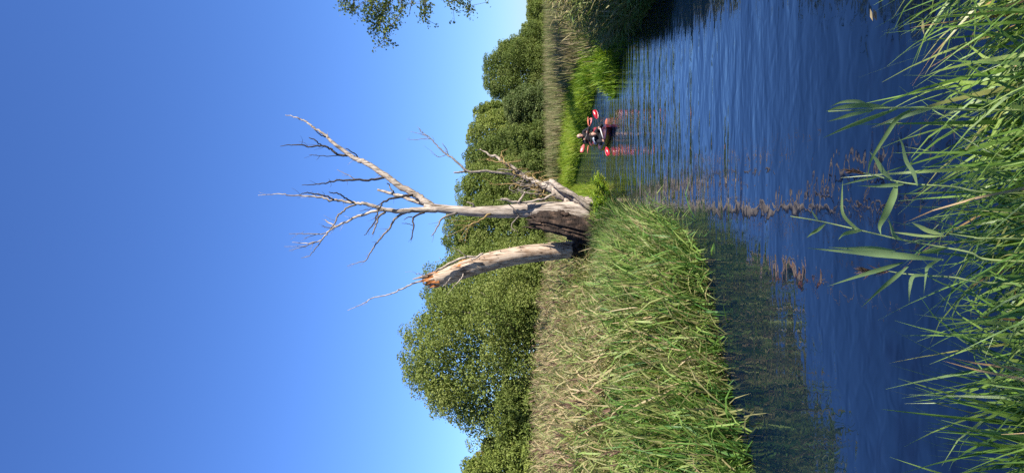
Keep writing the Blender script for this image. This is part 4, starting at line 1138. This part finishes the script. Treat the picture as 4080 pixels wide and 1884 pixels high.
# pale form added in place of a highlight on the nearer kayak
g = rngf(140); c = arr(at(2372, 562, 24.9))
highlight = bmesh.new(); bmesh.ops.create_uvsphere(highlight, u_segments=20, v_segments=14, radius=1)
for v in highlight.verts: v.co = Vector((v.co.x * .17 * (1 + .12 * math.sin(v.co.z * 5 + v.co.y * 4)), v.co.y * .2, v.co.z * .10 * (1 + .18 * math.sin(v.co.x * 6)) ))
bmsh = bpy.data.meshes.new('highlight_form'); highlight.to_mesh(bmsh); highlight.free(); bmsh.materials.append(M['pale_grey'])
for pl_ in bmsh.polygons: pl_.use_smooth = True
bo = link('highlight_form', bmsh, None, (c[0] + .06, 24.95, .30)); tag(bo, 'pale grey blue form added as a highlight on the nearer kayak', 'highlight')
r = link('highlight_ridge', np_mesh('highlight_ridge', *tube(np.array([(-.12, -.1, .075), (0, -.1, .10), (.12, -.1, .075)]), [.018, .022, .018], 6), M['pale_grey'], smooth=True), bo)  # raised edge of the added highlight form

# ------------------------------------------------------------------ reed plants standing out in the foreground
def reed_plant(label, stem, Y0, Y1, leaves, plume=None, seed=0, stem_w=9):
    g = rngf(seed)
    n = len(stem)
    P = np.array([at(a, b, Y0 + (Y1 - Y0) * i / (n - 1)) for i, (a, b) in enumerate(stem)])
    gp = np.array([P[0][0], P[0][1], float(land_z(np.array([P[0][0]]), np.array([P[0][1]]))[0]) - .02])
    P = np.vstack([gp, P])
    root = empty('reed_plant', tuple(gp), label, 'reed', 'reeds standing out from the near bank')
    C = catmull(P, 6)
    v, q = tube(C, np.linspace(.0042, .0018, len(C)), 7)
    me = np_mesh('stem', local(v, gp), q, M['reed_near'], {'tint': np.full(len(v), .9)}, True)
    link('stem', me, root)
    for i, (pts, w, tt) in enumerate(leaves):
        L = np.array([at(a, b, yy) for a, b, yy in pts])
        c = catmull(L, 5); m_ = len(c)
        T = np.gradient(c, axis=0); T /= np.linalg.norm(T, axis=1)[:, None]
        view = c - np.array(EYE); view /= np.linalg.norm(view, axis=1)[:, None]
        S = np.cross(T, view); S /= np.linalg.norm(S, axis=1)[:, None]
        N2 = np.cross(S, T)
        tw = g.uniform(-.5, .5) + np.linspace(-.4, .5, m_) * g.uniform(-1, 1)
        S2 = S * np.cos(tw)[:, None] + N2 * np.sin(tw)[:, None]; N3 = np.cross(S2, T)
        t = np.linspace(0, 1, m_)
        hw = (.58 * w / F * Y0 / 2) * np.clip(np.minimum(.25 + t * 3.2, (1 - t) * 1.9 + .03), 0.02, 1)
        fold = .35 * hw
        V = np.stack([c - S2 * hw[:, None], c + N3 * fold[:, None], c + S2 * hw[:, None]], 1).reshape(-1, 3)
        Q = [[3 * k + j, 3 * k + j + 1, 3 * k + j + 4, 3 * k + j + 3] for k in range(m_ - 1) for j in (0, 1)]
        link('leaf', np_mesh('leaf', local(V, gp), Q, M['reed_near'], {'tint': np.clip(np.full(len(V), tt) + g.normal(0, .05, len(V)), 0, 1)}, True), root)
    if plume:
        (a, b, yy), (a2, b2, _) = plume
        p0 = np.array(at(a, b, yy)); p1 = np.array(at(a2, b2, yy)); dv = p1 - p0; L_ = np.linalg.norm(dv)
        acc = Acc(); n = 46
        f = g.uniform(0, .75, n)
        acc.add(*ribbons(p0 + dv * f[:, None], dv / L_ + g.normal(0, .28, (n, 3)), L_ * g.uniform(.25, .5, n), np.full(n, .005), g.uniform(0, .8, n), 3, g, g.uniform(0, 1, n), 2))
        link('plume', acc.mesh('plume', M['plume'], tuple(gp)), root)
    return root

reed_plant('leafy reed tip rising highest at the right of the near sedge', [(3960, 440), (3700, 432), (3560, 430), (3400, 440), (3300, 445)], 2.35, 2.5,
           [([(3560, 432, 2.45), (3440, 420, 2.45), (3340, 430, 2.45), (3290, 445, 2.44)], 34, .35),
            ([(3580, 432, 2.45), (3480, 468, 2.42), (3380, 505, 2.38), (3280, 550, 2.33)], 34, .5),
            ([(3470, 428, 2.45), (3420, 405, 2.47), (3350, 408, 2.5), (3305, 428, 2.5)], 24, .45),
            ([(3480, 440, 2.45), (3400, 455, 2.45), (3350, 470, 2.44), (3297, 485, 2.43)], 26, .4),
            ([(3640, 432, 2.4), (3580, 470, 2.35), (3530, 540, 2.3), (3470, 640, 2.25), (3458, 705, 2.25)], 30, .3),
            ([(3720, 432, 2.4), (3650, 450, 2.45), (3560, 480, 2.5), (3480, 510, 2.55)], 26, .2)], None, 151)
reed_plant('slender bent reed with a yellowish stem and small paired leaves', [(4020, 1040), (3850, 1002), (3600, 957), (3430, 918), (3260, 880), (3150, 862)], 2.3, 2.75,
           [([(3430, 918, 2.55), (3400, 900, 2.55), (3358, 850, 2.54), (3355, 770, 2.54), (3358, 720, 2.54)], 24, .7),
            ([(3435, 918, 2.55), (3390, 925, 2.52), (3360, 935, 2.48), (3340, 955, 2.44)], 30, .6),
            ([(3600, 957, 2.45), (3565, 940, 2.45), (3550, 900, 2.45), (3537, 862, 2.44)], 24, .5),
            ([(3290, 890, 2.65), (3260, 915, 2.62), (3235, 930, 2.58), (3213, 948, 2.54)], 26, .6),
            ([(3260, 880, 2.66), (3250, 865, 2.66), (3240, 850, 2.66), (3232, 835, 2.66)], 14, .6),
            ([(3780, 985, 2.38), (3720, 1000, 2.34), (3680, 1005, 2.30), (3655, 1012, 2.28)], 30, .7)], None, 152)
reed_plant('reed with a broad leaf hanging across it and a brown plume in the middle', [(4000, 770), (3800, 745), (3650, 735), (3560, 720), (3490, 700), (3440, 690)], 2.4, 2.6,
           [([(3575, 725, 2.5), (3560, 780, 2.46), (3530, 850, 2.42), (3505, 900, 2.38), (3510, 935, 2.36)], 52, .4),
            ([(3560, 720, 2.5), (3520, 685, 2.5), (3490, 635, 2.5), (3465, 605, 2.5)], 34, .5),
            ([(3600, 735, 2.48), (3550, 738, 2.48), (3490, 742, 2.5), (3415, 740, 2.52)], 28, .45),
            ([(3500, 704, 2.55), (3460, 712, 2.55), (3400, 725, 2.56), (3345, 740, 2.56)], 18, .4),
            ([(3655, 740, 2.45), (3640, 690, 2.45), (3610, 640, 2.46), (3595, 575, 2.46), (3578, 545, 2.46)], 26, .3)], ((3450, 692, 2.6), (3360, 675, 2.6)), 153)
reed_plant('reed with two broad overlapping leaves and a drooping brown plume', [(4010, 1130), (3800, 1105), (3700, 1098), (3600, 1090), (3540, 1080)], 2.35, 2.55,
           [([(3760, 1035, 2.4), (3600, 1020, 2.4), (3480, 1010, 2.42), (3370, 1002, 2.45), (3215, 988, 2.5)], 46, .3),
            ([(3570, 1000, 2.45), (3480, 990, 2.46), (3400, 990, 2.48), (3300, 985, 2.5)], 36, .5),
            ([(3600, 1045, 2.42), (3520, 1070, 2.4), (3420, 1100, 2.38), (3297, 1140, 2.34)], 30, .3),
            ([(3620, 1060, 2.42), (3560, 1110, 2.4), (3500, 1160, 2.36), (3430, 1225, 2.32)], 30, .35),
            ([(3700, 1098, 2.4), (3640, 1100, 2.38), (3625, 1150, 2.36), (3622, 1210, 2.35)], 26, .2),
            ([(3750, 1030, 2.4), (3700, 1060, 2.36), (3690, 1090, 2.34), (3680, 1180, 2.3)], 24, .1)], ((3545, 1083, 2.55), (3415, 1075, 2.55)), 154)
reed_plant('short reed with a pale upright leaf low among the near sedge', [(4000, 950), (3880, 945), (3780, 930)], 2.2, 2.25,
           [([(3760, 935, 2.25), (3700, 920, 2.25), (3660, 900, 2.25), (3630, 885, 2.25)], 30, .9),
            ([(3770, 940, 2.25), (3680, 940, 2.25), (3600, 930, 2.25), (3560, 925, 2.25)], 20, .95)], None, 155)
# a few floating leaves
g = rngf(160)
for i, (a, b, lab) in enumerate([(3655, 105, 'single pale leaf floating on dark water at the right'), (3455, 60, 'dark leaf floating near the right edge of the river')]):
    D = EYE.z / ((a - HORIZON) / F); c = at(a, b, D)
    V = [(-.05, 0, .004), (0, .022, .008), (.055, .004, .006), (0, -.022, .004), (0.0, 0, .002)]
    Q = [[0, 4, 2, 1], [0, 3, 2, 4]]
    fl = link('floating_leaf', np_mesh('floating_leaf', V, Q, M['reed'], {'tint': np.full(5, [.75, .95, .7, .9][i])}), None, (c.x, c.y, .006))
    fl.rotation_euler = (0, 0, g.uniform(0, 6)); tag(fl, lab, 'leaf', 'leaves on the water')
